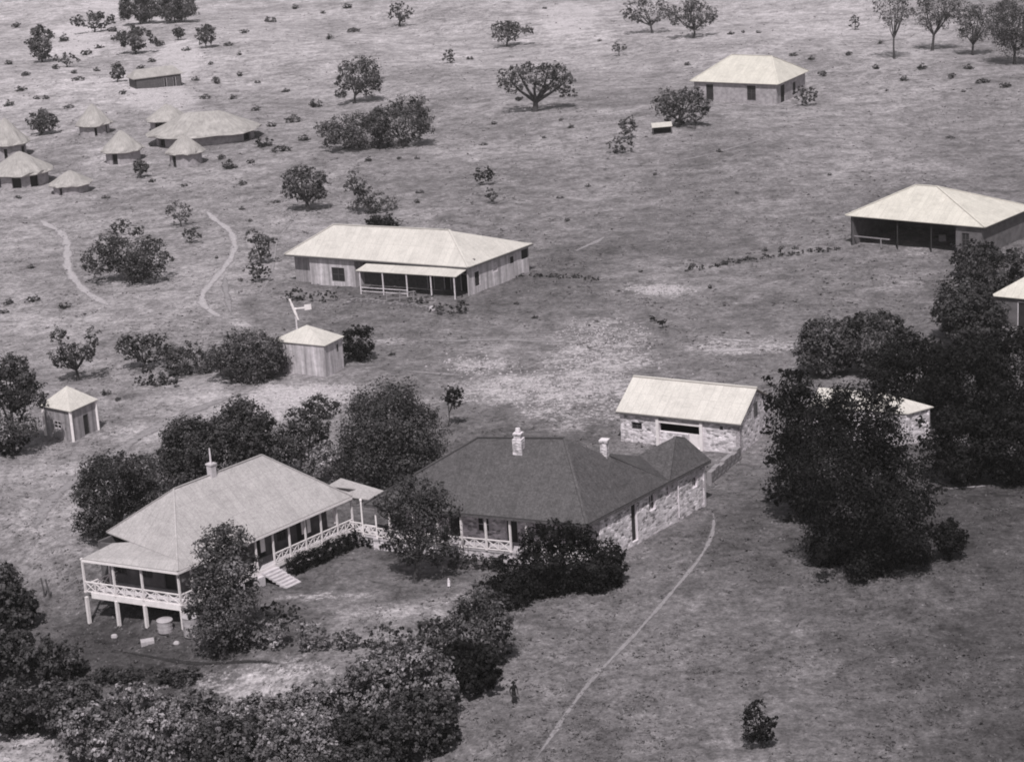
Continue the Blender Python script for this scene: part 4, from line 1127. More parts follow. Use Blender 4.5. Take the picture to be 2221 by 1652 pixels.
# ---- stone barn with white roof
BZ = lambda x, y: (1307.6 + .1639 * x, 784.6 + .1639 * y)
def barn():
    ZE = 3.1
    L_, F_ = un(*BZ(168, 652), ZE), un(*BZ(1825, 826), ZE)
    e = nrm((F_ - L_)[:2]); n = np.array([-e[1], e[0]])
    Rr = onp(*BZ(2045, 343), F_, F_ + zz(n, 0)); d = float((Rr - F_)[:2] @ n)
    Rl = onp(*BZ(398, 190), L_, L_ + zz(n, 0)); d2 = float((Rl - L_)[:2] @ n)
    print('barn len', np.linalg.norm(F_ - L_), 'half', d, d2, 'ridge', Rr[2], Rl[2])
    hw, zr = (d + d2) / 2, (Rr[2] + Rl[2]) / 2
    Rl = zz(L_[:2] + n * hw, zr); Rr = zz(F_[:2] + n * hw, zr); Bl = zz(L_[:2] + n * 2 * hw, ZE); Br = zz(F_[:2] + n * 2 * hw, ZE)
    root = thing('stone_barn', 'limewashed stone barn with steep white iron roof behind the stone bungalow', 'barn', zz((L_ + Br) / 2, 0))
    up = zz(e * .25, 0)
    rf = MB(); rf.slab([L_, F_, Rr, Rl]); rf.slab([Br, Bl, Rl, Rr]); roof = rf.build('roof', M['roof_barn'], root)
    cp = MB(); cp.beam(Rl + [0, 0, .04], Rr + [0, 0, .04], .3, .07); cp.build('ridge_cap', M['roof_barn'], roof)
    fb = MB(); fb.beam(L_ + [0, 0, -.17], F_ + [0, 0, -.17], .05, .14); fb.build('fascia', M['timber'], root)
    ii_ = .3
    P, Q = L_[:2] + n * ii_ + e * .3, F_[:2] + n * ii_ - e * .25
    cen = (L_ + Br)[:2] / 2
    ops = rects(P, Q, BZ, [(378, 800, 516, 895), (745, 830, 1286, 950), (1540, 850, 1590, 905), (1130, 960, 1290, 1150)])
    ops = [(o[0], o[1], max(o[2], .0), min(o[3], ZE - .3)) for o in ops]
    wl = MB(); wl.wall(P, Q, -.5, ZE - .09, .4, ops, n); wl.build('front_wall', M['stone_white'], root)
    G0, G1 = F_[:2] + n * ii_ - e * .25, F_[:2] + n * (2 * hw - ii_) - e * .25
    wl = MB(); Lg = np.linalg.norm(G1 - G0)
    wl.wall(G0, G1, -.5, ZE - .09, .4, (), -e, (Lg / 2, zr - .25))
    wl.build('gable_wall', M['stone'], root)
    sh = MB(); c0 = G0 + n * (hw - ii_ - .42) + e * .03; c1 = G0 + n * (hw - ii_ + .42) + e * .03
    sh.ax = e; sh.beam(zz((c0 + c1) / 2, ZE - .55), zz((c0 + c1) / 2, ZE + .85), .08, .84); sh.build('hatch', M['timber'], root)  # dark panel on the wall stands in for the unlit gable opening
    wl = MB(); wl.wall(P + n * (2 * hw - 2 * ii_), Q + n * (2 * hw - 2 * ii_), -.5, ZE - .09, .4, (), -n)
    H0, H1 = L_[:2] + n * ii_ + e * .3, L_[:2] + n * (2 * hw - ii_) + e * .3
    wl.wall(H0 + n * .4, H1 - n * .4, -.5, ZE - .09, .4, (), e, (Lg / 2 - .4, zr - .4)); wl.build('rear_wall', M['stone'], root)
    fl = MB(); fl.prism([tuple(x) for x in (P + n * .5, Q + n * .5 - e * .5, Q + n * (2 * hw - .9) - e * .5, P + n * (2 * hw - .9))], .02, .06); fl.build('floor', M['earth'], root)
    for o in (ops[0], ops[2]): fitting(root, P, Q, n, o, 'window', 'timber', 'dark', .4)
    dl = MB(); o = ops[3]; a = P + e * (o[0] + .05) + n * .15; b = P + e * (o[1] - .05) + n * .15
    dl.wall(a, b, o[2], o[3] - .03, .06, (), n); dl.build('door', M['white'], root)
    o = ops[1]; lt = MB(); lt.beam(zz(P + e * (o[0] - .2) - n * .05, o[3] + .14), zz(P + e * (o[1] + .2) - n * .05, o[3] + .14), .12, .24); lt.build('lintel', M['white'], root)
    for u in (o[0] - .12, (o[0] + o[1]) / 2, o[1] + .14):
        pp = P + e * u - n * .04
        if u != (o[0] + o[1]) / 2: pillar(root, pp, -.4, ZE - .3, .3, 'white', 'pillar', ax=e, cap=False)
    return F_, Br, e, n
BF, BBr, be, bn = barn()
# rubble yard wall running from the barn corner down to the stone house
def yard_wall(name, label, p, q, h, t=.45):
    m = MB(); k = 7; p = np.array(p[:2]); q = np.array(q[:2]); e = nrm(q - p); n = np.array([-e[1], e[0]])
    for i in range(k):
        a = p + (q - p) * i / k; b = p + (q - p) * (i + 1) / k; hh = h * (1 + .12 * math.sin(i * 2.3)) 
        m.wall(a, b, float(hgt(*a)) - .3, float(hgt(*a)) + hh, t, (), n)
    o = m.build(name, M['stone_rough'], None, zz((p + q) / 2, 0)); return tag(o, label, 'wall')
yard_wall('yard_wall', 'rough stone yard wall between the barn gable and the rear wing', gp(*B2(2105, 600)), gp(*BZ(1835, 1290)), 1.1)

# ---- building hidden behind the big dark tree
def hidden_house():
    ZE = 3.2
    conv = B3
    F_, R_ = un(*conv(1640, 692), ZE), un(*conv(1768, 657), ZE)
    e = nrm((F_ - un(*conv(1000, 640), ZE))[:2]); L_ = F_ - zz(e * 9.5, 0); D_ = L_ + R_ - F_; cn = (L_ + R_) / 2
    m0, m1 = (F_ + R_) / 2, (L_ + D_) / 2
    R2 = onp(*conv(1528, 590), m0, m1); R1 = onp(*conv(1192, 560), m0, m1)
    print('hidden', np.linalg.norm(R_ - F_), R1[2], R2[2])
    root = thing('stone_outbuilding', 'outbuilding with white roof mostly hidden behind the great dark tree', 'house', zz(cn, 0))
    rf = MB(); rf.slab([L_, F_, R2, R1]); rf.slab([F_, R_, R2]); rf.slab([R_, D_, R1, R2]); rf.slab([D_, L_, R1]); rf.build('roof', M['roof_barn'], root)
    q = [zz(cn + (p - cn) * .94, 0) for p in (L_, F_, R_, D_)]; wl = MB()
    for i in range(4): wl.wall(q[i], q[(i + 1) % 4], -.4, ZE - .05, .3, (), inward(q[i], q[(i + 1) % 4], cn))
    wl.build('wall', M['stone'], root)
hidden_house()

# ---- thatched huts on the far left slope
def thatched_hut(label, Lp, Rp, Ap, basey, doors=(), ridge=0.0, sy=1.0, name='thatched_hut'):
    cx = (Lp[0] + Rp[0]) / 2; cy = (Lp[1] + Rp[1]) / 2
    P = gp(cx, basey - (basey - cy) * .12); J = jac(P); s = math.hypot(*J[1]); r = (Rp[0] - Lp[0]) / 2 / s
    ze = hz(P, cy); za = hz(P, Ap[1])
    ze = max(ze, 1.5); za = max(za, ze + r * .35)
    root = thing(name, label, 'hut', P)
    n = 28; rr = random.Random(int(cx * 7 + cy)); m = MB()
    prof = [(1.0, 0.0), (.93, .085), (.72, .31), (.45, .6), (.2, .86), (.05, .99), (0, 1.02)]
    rl = ridge * r
    jit = [[1 + rr.uniform(-.055, .055) for _ in range(n)] for _ in prof]
    def ring(i, k):
        k %= n; a = 2 * math.pi * k / n; f, t = prof[i]; q = f * r * jit[i][k]
        return np.array([P[0] + math.cos(a) * q + rl * max(-1, min(1, math.cos(a) * 2)), P[1] + math.sin(a) * q * sy, P[2] + ze + (za - ze) * t + (rr.uniform(-.16, .06) if i == 0 else rr.uniform(-.06, .06))])
    rings = [[ring(i, k) for k in range(n)] for i in range(len(prof))]
    for i in range(len(prof) - 1):
        for k in range(n):
            k2 = (k + 1) % n
            m.face([rings[i][k], rings[i][k2], rings[i + 1][k2], rings[i + 1][k]], [(k / n * 6, i), ((k + 1) / n * 6, i), ((k + 1) / n * 6, i + 1), (k / n * 6, i + 1)])
    inner = [p * 1.0 - np.array([0, 0, .18]) + np.array([(P[0] - p[0]) * .04, (P[1] - p[1]) * .04, 0]) for p in rings[0]]
    for k in range(n):
        k2 = (k + 1) % n; m.face([rings[0][k2], rings[0][k], inner[k], inner[k2]])
        m.face([inner[k2], inner[k], P + np.array([0, 0, ze + .2])])
    m.build('roof', M['thatch'], root)
    # wall ring with door gaps
    wr = r * .8; wl = MB(); nw = 36
    dk = set(); info = []
    for dx, w_ in doors:
        off = np.clip((dx - cx) / ((Rp[0] - Lp[0]) / 2) / .8, -.95, .95); a = -math.acos(off); kk = int(round(a / (2 * math.pi) * nw)) % nw
        for j in range(w_): dk.add((kk + j) % nw)
        info.append((kk, w_))
    def wp(k, z, q=1.0): a = 2 * math.pi * k / nw; return np.array([P[0] + math.cos(a) * wr * q + rl * max(-1, min(1, math.cos(a) * 2)), P[1] + math.sin(a) * wr * sy * q, P[2] + z])
    for k in range(nw):
        lo_ = -.3 if k not in dk else min(1.85, ze * .92)
        wl.face([wp(k, lo_), wp(k + 1, lo_), wp(k + 1, ze + .15), wp(k, ze + .15)], [(k * .3, lo_), (k * .3 + .3, lo_), (k * .3 + .3, ze), (k * .3, ze)])
        wl.face([wp(k, ze + .15, .93), wp(k + 1, ze + .15, .93), wp(k + 1, lo_, .93), wp(k, lo_, .93)])
        if k in dk: wl.face([wp(k, lo_), wp(k, lo_, .93), wp(k + 1, lo_, .93), wp(k + 1, lo_)])
        for k1, kn in ((k, k - 1), (k + 1, k + 1)):
            if k not in dk and (kn % nw) in dk: wl.face([wp(k1, lo_), wp(k1, 1.85), wp(k1, 1.85, .93), wp(k1, lo_, .93)])
    wl.build('wall', M['mud'], root)
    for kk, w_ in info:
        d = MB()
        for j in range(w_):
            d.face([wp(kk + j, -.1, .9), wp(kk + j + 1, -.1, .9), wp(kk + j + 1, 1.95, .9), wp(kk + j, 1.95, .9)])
        d.build('door', M['dark'], root)  # dark sheet behind the doorway, painted stand-in for the unlit interior
thatched_hut('large long thatched hut with broad pale roof behind the small round hut', (354, 297), (538, 266), (442, 243), 306, [(380, 2), (500, 2)], .35)
thatched_hut('small round thatched hut with conical roof and dark doorway', (361, 332), (448, 323), (404, 293), 359, [(376, 2)])
thatched_hut('round thatched hut with worn pale roof and dark door left of the small round hut', (222, 333), (315, 313), (271, 283), 352, [(252, 2)])
thatched_hut('faded thatched hut beyond the dark bush, higher up the left slope', (166, 273), (246, 262), (212, 226), 292, [(212, 1), (234, 1)])
thatched_hut('thatched hut with several dark wall openings at the left edge', (-22, 384), (120, 354), (58, 329), 402, [(40, 2), (78, 2), (8, 1)])
thatched_hut('upper thatched hut at the left edge above the one with several openings', (-30, 318), (68, 299), (12, 257), 343, [(18, 1), (52, 2)])
thatched_hut('low thatched hut with thin pale roof, nearest of the far huts', (108, 404), (203, 389), (163, 370), 419, [(136, 1)])
thatched_hut('thatched hut peeping out behind the large long hut', (318, 268), (414, 246), (366, 226), 284, [(340, 3), (352, 2)])

def longhouse_hut():
    ZE = 2.6
    L_, F_ = un(288, 172, ZE), un(398, 158, ZE); e = nrm((F_ - L_)[:2]); n = np.array([-e[1], e[0]]); D = 5.0
    R_ = F_ + zz(n * D, 0); B_ = L_ + zz(n * D, 0); m0, m1 = (L_ + B_) / 2 + zz(e * 1.5, 1.6), (F_ + R_) / 2 - zz(e * 1.5, -1.6)
    m0[2] = ZE + 1.5; m1[2] = ZE + 1.5
    root = thing('thatched_longhouse', 'long dark walled hut with pale roof high on the left slope', 'hut', zz((L_ + R_) / 2, float(hgt(*((L_ + R_) / 2)[:2]))))
    rf = MB(); rf.slab([L_, F_, m1, m0], .15); rf.slab([F_, R_, m1], .15); rf.slab([R_, B_, m0, m1], .15); rf.slab([B_, L_, m0], .15); rf.build('roof', M['thatch'], root)
    cn = (L_ + R_) / 2; q = [zz(cn + (p - cn) * .9, 0) for p in (L_, F_, R_, B_)]; zg = float(hgt(cn[0], cn[1])) - .5
    wl = MB()
    Lw = np.linalg.norm(q[1] - q[0]); o = [(Lw * .62, Lw * .68, zg + .3, zg + 2.3), (Lw * .82, Lw * .88, zg + .3, zg + 2.3)]
    for i in range(4): wl.wall(q[i], q[(i + 1) % 4], zg, ZE + .1, .2, o if i == 0 else (), inward(q[i], q[(i + 1) % 4], cn))
    wl.build('wall', M['timber'], root)
    for k in o: fitting(root, q[0], q[1], inward(q[0], q[1], cn), k, 'door', 'cream', 'dark', .2)
longhouse_hut()

# ------------------------------------------------------------------ trees, shrubs, hedges
def pix(conv, lst): return [(*conv(a, b), c) for a, b, c in lst]
# the umbrella tree on the upper slope
plant('umbrella_tree', 'flat-topped spreading tree with forked trunk alone on the upper slope', 'tree', (1161, 242),
      [(1100, 172, 20), (1120, 155, 20), (1145, 150, 17), (1165, 165, 26), (1190, 152, 22), (1215, 160, 22), (1232, 178, 18), (1205, 185, 22), (1170, 188, 15), (1130, 182, 18), (1108, 190, 17), (1092, 186, 12), (1235, 200, 12), (1222, 204, 10), (1127, 213, 10), (1150, 140, 10), (1205, 140, 10), (1245, 205, 7), (1090, 155, 9)],
      M['leaf_mid'], 4, 1.0, 13, 7, seed=1, zsq=.8)
plant('round_tree', 'upright round-crowned tree on a thin leaning trunk above the dark thicket', 'tree', (768, 224),
      [(780, 160, 34), (755, 150, 20), (800, 145, 22), (775, 135, 16), (810, 165, 20), (740, 175, 14), (738, 205, 13), (800, 190, 22), (745, 198, 12), (815, 185, 14), (765, 180, 20), (826, 172, 8)], M['leaf_mid'], 4, 1.0, 6, 5, seed=2)
plant('thicket_tree', 'wide dark tree with low branches at the right of the thicket', 'tree', (868, 318),
      auto_lobes((795, 943, 208, 318), 12, 3) + [(820, 270, 26), (905, 225, 22), (925, 270, 20)], M['leaf_mid'], 4, 1.0, 8, 6, seed=3)
plant('scrub_thicket', 'low dark thicket beneath the upright round-crowned tree', 'shrub', (755, 325),
      [(715, 285, 22), (740, 275, 24), (770, 290, 28), (800, 300, 24), (760, 310, 20), (720, 305, 16), (810, 265, 24), (700, 275, 16), (780, 265, 24), (735, 295, 24), (825, 300, 24)], M['leaf_mid'], 4, 1.3, None, seed=4, single=True)
plant('round_tree', 'dark tree with a short trunk near the middle of the top edge', 'tree', (866, 58), auto_lobes((832, 901, 4, 48), 9, 5), M['leaf_mid'], 3.0, 1, 5, 5, seed=5)
plant('bushy_tree', 'dense squat tree below the top edge, right of the short-trunked one', 'tree', (1100, 102), auto_lobes((1060, 1130, 40, 95), 8, 6) + [(1142, 62, 13), (1150, 66, 9), (1115, 60, 18)], M['leaf_mid'], 3.0, 1, 5, 4, seed=6)
plant('round_tree', 'dense round dark tree left of centre on the slope above the timber house', 'tree', (668, 458), auto_lobes((606, 721, 356, 448), 11, 7) + [(655, 372, 20)], M['leaf_mid'], 4.2, 1.1, 9, 5, seed=7)
plant('ragged_tree', 'ragged two-tiered tree behind the long timber house roof', 'tree', (805, 462), [(768, 385, 16), (762, 405, 17), (785, 405, 18), (790, 430, 22), (820, 435, 20), (845, 440, 16), (765, 445, 15), (800, 450, 16), (778, 425, 14)], M['leaf_mid'], 4, .9, 6, 5, seed=8)
plant('round_bush', 'dark domed bush showing just over the ridge of the timber house', 'shrub', (828, 505), [(828, 480, 24), (808, 488, 17), (848, 488, 17), (828, 495, 22)], M['leaf_black'], 4, 1.4, None, seed=9, single=True)
plant('spreading_tree', 'broad dark spreading tree on the left slope between the two curved paths', 'tree', (297, 612),
      pix(B5, [(760, 205, 60), (860, 240, 45), (620, 410, 95), (700, 330, 90), (800, 400, 120), (920, 380, 100), (1000, 420, 80), (960, 330, 70), (870, 480, 90), (560, 440, 50), (760, 290, 70), (1060, 410, 40), (980, 490, 60), (720, 460, 60), (860, 540, 50), (640, 470, 50)]) and
      [(B5(x, y)[0], B5(x, y)[1], r * .3393) for x, y, r in [(760, 205, 60), (860, 240, 45), (620, 410, 95), (700, 330, 90), (800, 400, 120), (920, 380, 100), (1000, 420, 80), (960, 330, 70), (870, 480, 90), (560, 440, 50), (760, 290, 70), (1060, 410, 40), (980, 490, 60), (720, 460, 60), (860, 540, 50), (640, 470, 50)]],
      M['leaf_dark'], 4.6, .95, 11, 7, seed=10)
plant('thorn_bush', 'thin twiggy grey bush at the head of the right-hand curved path', 'shrub', (393, 492), auto_lobes((356, 424, 430, 485), 8, 11), M['leaf_mid'], 3.0, .45, 3, 6, seed=11)
plant('thorn_bush', 'small dark bush just below the twiggy grey one', 'shrub', (414, 528), auto_lobes((392, 440, 487, 524), 7, 12), M['leaf_dark'], 3.0, .7, 3, 4, seed=12)
plant('leaning_tree', 'ragged dark tree leaning left of the timber house', 'tree', (566, 572), [(545, 512, 14), (560, 520, 16), (580, 522, 14), (570, 538, 16), (556, 548, 14), (545, 560, 9), (592, 520, 8), (575, 552, 12)], M['leaf_dark'], 4, 1, 5, 4, seed=13)
plant('round_bush', 'dark round bush below the leaning tree left of the timber house', 'shrub', (558, 612), auto_lobes((529, 588, 566, 612), 7, 14), M['leaf_dark'], 4, 1, None, seed=14, single=True)
plant('forked_tree', 'slender tree with four leafy heads standing above the small square hut', 'tree', (169, 825),
      [(128, 725, 18), (143, 728, 12), (200, 728, 15), (203, 745, 14), (145, 757, 22), (128, 770, 20), (165, 765, 20), (190, 768, 19), (203, 760, 12), (140, 785, 18), (165, 780, 16), (128, 790, 10), (118, 727, 9)], M['leaf_dark'], 4.4, .9, 7, 8, seed=15)
plant('round_tree', 'dark low tree left of the scrub belt beside the iron roofed hut', 'tree', (312, 800), auto_lobes((250, 372, 720, 795), 11, 16) + [(290, 745, 26), (335, 740, 24), (265, 750, 16)], M['leaf_dark'], 4.6, .85, 7, 6, seed=16)
plant('scrub_bush', 'grey-topped bush in the scrub belt, next to the dark low tree', 'shrub', (405, 812), auto_lobes((345, 470, 738, 822), 10, 17), M['leaf_mid'], 4.4, 1.3, None, seed=17, single=True)
plant('scrub_bush', 'wide twiggy bush touching the left wall of the iron roofed hut', 'shrub', (548, 822), auto_lobes((440, 635, 712, 832), 15, 18) + [(590, 775, 40), (550, 790, 40), (500, 785, 36)], M['leaf_mid'], 4.4, 1.2, None, seed=18, single=True)
plant('scrub_bush', 'low grey bush along the track under the scrub belt', 'shrub', (325, 838), auto_lobes((275, 400, 790, 845), 9, 19), M['leaf_dark'], 4.4, 1.2, None, seed=19, single=True)
plant('round_bush', 'tall dark bush hard against the right side of the iron roofed hut', 'shrub', (772, 783), auto_lobes((730, 818, 697, 785), 9, 20), M['leaf_black'], 4.4, 1.2, None, seed=20, single=True)
plant('dark_tree', 'black leafy tree at the left edge beside the small square hut', 'tree', (30, 985), auto_lobes((-45, 85, 765, 900), 12, 21) + [(70, 850, 30), (90, 870, 16), (20, 920, 50), (55, 930, 25)], M['leaf_dark'], 5, 1.1, 10, 5, seed=21)
plant('scrub_bush', 'black bush under the leafy tree at the left edge', 'shrub', (25, 992), auto_lobes((-40, 68, 930, 995), 7, 22), M['leaf_black'], 5, 1.2, None, seed=22, single=True)
plant('garden_bush', 'dark bush at the front left corner of the timber house', 'shrub', (640, 652), auto_lobes((612, 668, 622, 655), 7, 23), M['leaf_dark'], 4, 1, None, seed=23, single=True)
plant('garden_bush', 'low dark plants under the left window wall of the timber house', 'shrub', (695, 655), auto_lobes((665, 740, 628, 655), 8, 24), M['leaf_dark'], 4, .8, None, seed=24, single=True)
plant('garden_bush', 'low dark plants by the verandah post at the right of the timber house', 'shrub', (985, 682), [(960, 668, 12), (985, 672, 14), (1005, 665, 11), (945, 664, 10), (1000, 650, 9)], M['leaf_dark'], 4, .8, None, seed=25, single=True)
plant('garden_bush', 'pale bush in the shade of the timber house verandah', 'shrub', (918, 658), [(905, 645, 11), (925, 648, 12), (890, 650, 9)], M['leaf_mid'], 4, .8, None, seed=26, single=True)
# around the bungalows
plant('great_round_tree', 'massive dense round tree between the two bungalows', 'tree', (862, 1075),
      [(840, 905, 75), (790, 930, 55), (890, 935, 62), (915, 975, 48), (810, 990, 70), (880, 1000, 70), (930, 1005, 32), (770, 975, 40), (850, 1040, 55), (800, 880, 42), (865, 868, 42), (760, 1010, 35), (915, 905, 35)], M['leaf_dark'], 5, 1.25, 20, 6, seed=27)
plant('orchard_tree', 'broad dark tree behind the front end of the raised timber bungalow', 'tree', (262, 1175),
      auto_lobes((150, 352, 985, 1130), 13, 28) + [(180, 1130, 32), (310, 1120, 40), (345, 1080, 30), (200, 1020, 35), (250, 1010, 35), (300, 1020, 35), (190, 1060, 30), (230, 1120, 40), (215, 1150, 28), (270, 1080, 40), (330, 1060, 30)], M['leaf_dark'], 5, 1.3, 14, 7, seed=28)
plant('orchard_tree', 'dark tree behind the bungalow roof, left of the chimney pole', 'tree', (430, 1062), auto_lobes((335, 485, 900, 1040), 13, 29) + [(360, 1010, 40), (400, 1020, 40), (450, 1010, 40), (380, 950, 35), (420, 935, 34), (455, 960, 34)], M['leaf_dark'], 5, 1.3, 12, 6, seed=29)
plant('orchard_tree', 'tall leafy tree behind the bungalow ridge, right of the chimney pole', 'tree', (530, 1040), auto_lobes((450, 605, 865, 1010), 13, 30) + [(500, 970, 40), (560, 975, 40), (520, 890, 30), (560, 920, 34), (490, 920, 34)], M['leaf_dark'], 5, 1.2, 12, 6, seed=30)
plant('orchard_tree', 'slim dark tree left of the massive round tree', 'tree', (668, 1030), [(690, 880, 28), (665, 890, 20), (715, 885, 22), (700, 915, 26), (660, 925, 26), (630, 940, 30), (600, 955, 26), (645, 960, 30), (690, 950, 30), (610, 975, 30), (660, 985, 28), (640, 905, 24)], M['leaf_dark'], 5, 1.25, 8, 7, seed=31)
plant('grey_bush', 'round silvery bush just behind the end of the grey roof', 'shrub', (706, 1052), auto_lobes((640, 772, 962, 1050), 10, 32) + [(700, 990, 34)], M['leaf_pale'], 5, 1.2, None, seed=32, single=True)
plant('grey_bush', 'pale bush behind the grey roof at the foot of the chimney', 'shrub', (415, 1065), auto_lobes((372, 452, 990, 1060), 9, 33), M['leaf_pale'], 5, .9, None, seed=33, single=True)
plant('grey_bush', 'small pale bush beside the peak of the grey roof', 'shrub', (612, 1012), auto_lobes((595, 640, 980, 1012), 7, 34), M['leaf_pale'], 5, 1, None, seed=34, single=True)
plant('sapling', 'thin lollipop-shaped young tree alone behind the dark roof', 'tree', (972, 925), [(982, 858, 19), (990, 850, 12), (975, 845, 10), (984, 872, 14), (972, 866, 10), (995, 862, 8)], M['leaf_black'], 4, 1.2, 3, 4, seed=35)
plant('lawn_tree', 'round leafy tree standing on the lawn before the dark roofed bungalow', 'tree', (901, 1262),
      [(900, 1065, 40), (860, 1080, 34), (935, 1075, 34), (850, 1105, 30), (955, 1100, 34), (900, 1110, 50), (930, 1140, 42), (880, 1150, 38), (965, 1150, 28), (860, 1140, 26), (925, 1180, 44), (885, 1190, 30), (970, 1185, 24), (890, 1215, 20), (940, 1205, 20), (985, 1110, 14), (828, 1092, 18), (890, 1042, 16)], M['leaf_dark'], 5, .85, 11, 8, seed=36)
plant('verandah_tree', 'tall drooping tree growing against the front corner of the raised bungalow', 'tree', (490, 1420),
      [(476, 1165, 30), (502, 1160, 27), (449, 1195, 27), (491, 1195, 39), (520, 1185, 27), (467, 1230, 39), (508, 1230, 36), (538, 1225, 21), (437, 1250, 30), (479, 1270, 48), (526, 1270, 34), (449, 1300, 39), (502, 1310, 50), (538, 1310, 27), (461, 1345, 43), (508, 1355, 48), (437, 1370, 27), (491, 1390, 41), (538, 1385, 27), (414, 1325, 16), (432, 1280, 18)], M['leaf_mid'], 5.5, 1.25, 12, 8, seed=37, depth=.4)
# garden hedges
def hedge(name, label, pts, w_px, h_px, mat, seed, leaf=5, dens=1.1, wild=0.0):
    r = random.Random(seed); G = [gp(*p) for p in pts]; L = []
    s = math.hypot(*jac(G[0])[1])
    for a, b in zip(G[:-1], G[1:]):
        n = max(1, int(np.linalg.norm(b - a) / (w_px / s * .42)))
        for k in range(n):
            q = a + (b - a) * k / n; hw = w_px / s / 2 * r.uniform(.85, 1.1); hh = h_px / s * r.uniform(.9, 1.12)
            if wild:
                if r.random() < .3: continue
                hh *= r.uniform(.4, 1.5); hw *= r.uniform(.5, 1.2); q = q + np.array([r.uniform(-1, 1), r.uniform(-1, 1), 0]) * wild
            z = float(hgt(q[0], q[1]))
            L.append((np.array([q[0], q[1], z + hh * .5]), np.array([hw, hw, hh * .55])))
    lf = leaf / s / 2; P, O, T = cloud(L, lf * 2, dens, .7)
    P[:, 2] = np.maximum(P[:, 2], hgt(P[:, 0], P[:, 1]) + .03)
    base = np.mean(G, axis=0)
    o = leaf_mesh(name, P, lf * (.65 + .8 * rng.random(len(P))), T, mat, None, base, .5, O)
    return tag(o, label, 'hedge')
hedge('hedge', 'low clipped dark hedge along the right verandah of the raised bungalow', [(632, 1248), (700, 1218), (765, 1188), (790, 1180)], 30, 40, M['leaf_black'], 1, 4.5, 1.3)
hedge('hedge', 'low dark hedge below the link verandah between the bungalows', [(795, 1182), (845, 1192), (880, 1200)], 24, 26, M['leaf_black'], 2, 4.5, 1.2)
hedge('hedge', 'low scrubby planting in front of the stone bungalow verandah', [(985, 1228), (1040, 1232), (1100, 1240)], 36, 30, M['leaf_dark'], 3, 5, .9)
plant('garden_hedge', 'tall black overgrown hedge at the corner of the dark roofed bungalow', 'hedge', (1240, 1282),
      [(1160, 1165, 26), (1195, 1150, 24), (1235, 1152, 24), (1270, 1162, 22), (1150, 1190, 26), (1200, 1175, 26), (1240, 1178, 26), (1280, 1182, 24), (1315, 1192, 24), (1338, 1202, 20), (1150, 1215, 32), (1190, 1218, 38), (1240, 1224, 42), (1290, 1228, 40), (1325, 1232, 32), (1345, 1235, 18), (1120, 1250, 34), (1160, 1262, 38), (1205, 1268, 42), (1255, 1264, 40), (1300, 1258, 34), (1330, 1255, 24), (1100, 1220, 22), (1135, 1290, 34), (1180, 1292, 30), (1100, 1285, 34), (1075, 1300, 30)], M['leaf_black'], 5.5, 1.8, None, seed=41, single=True, depth=.2)
hedge('hedge', 'dark hedge slanting down towards the bushy corner tree', [(1200, 1285), (1150, 1300), (1110, 1320), (1075, 1332)], 56, 70, M['leaf_black'], 4, 5, 1.25)
plant('small_bush', 'small round bush against the stone wall beside its doorway', 'shrub', (1345, 1162), auto_lobes((1315, 1370, 1118, 1160), 7, 42), M['leaf_dark'], 4.6, 1, None, seed=42, single=True)
plant('corner_tree', 'bushy pale-leaved tree at the lower corner of the garden', 'tree', (1045, 1440),
      [(1045, 1285, 28), (1020, 1310, 30), (1070, 1315, 32), (1000, 1345, 30), (1045, 1350, 42), (1085, 1355, 26), (1010, 1390, 38), (1060, 1395, 36), (1030, 1425, 32), (1092, 1385, 22), (985, 1370, 26), (1075, 1345, 34), (1020, 1335, 34), (1050, 1420, 38), (1085, 1415, 26)], M['leaf_mid'], 6.5, 1.3, 9, 6, seed=43)
# shrubs on the garden's lower side
for i, (bb, base, lab, mt) in enumerate([
    ((545, 665, 1300, 1345), (600, 1345), 'dark flower-bed bush at the foot of the verandah steps', 'leaf_dark'),
    ((540, 640, 1335, 1410), (585, 1408), 'leafy pale bush right of the tall drooping tree', 'leaf_pale'),
    ((625, 725, 1340, 1412), (675, 1410), 'leafy bush second from the drooping tree along the lawn edge', 'leaf_pale'),
    ((712, 800, 1360, 1412), (755, 1410), 'low dark bush at the middle of the lawn edge', 'leaf_mid'),
    ((790, 900, 1345, 1425), (845, 1422), 'mottled bush on the lawn edge, left of the pale-leaved corner tree', 'leaf_mid'),
    ((890, 1000, 1325, 1430), (950, 1430), 'taller mottled bush leaning on the pale-leaved corner tree', 'leaf_mid')]):
    plant('garden_shrub', lab, 'shrub', base, auto_lobes(bb, 9, 50 + i), M[mt], 6, 1, None, seed=50 + i, single=True)
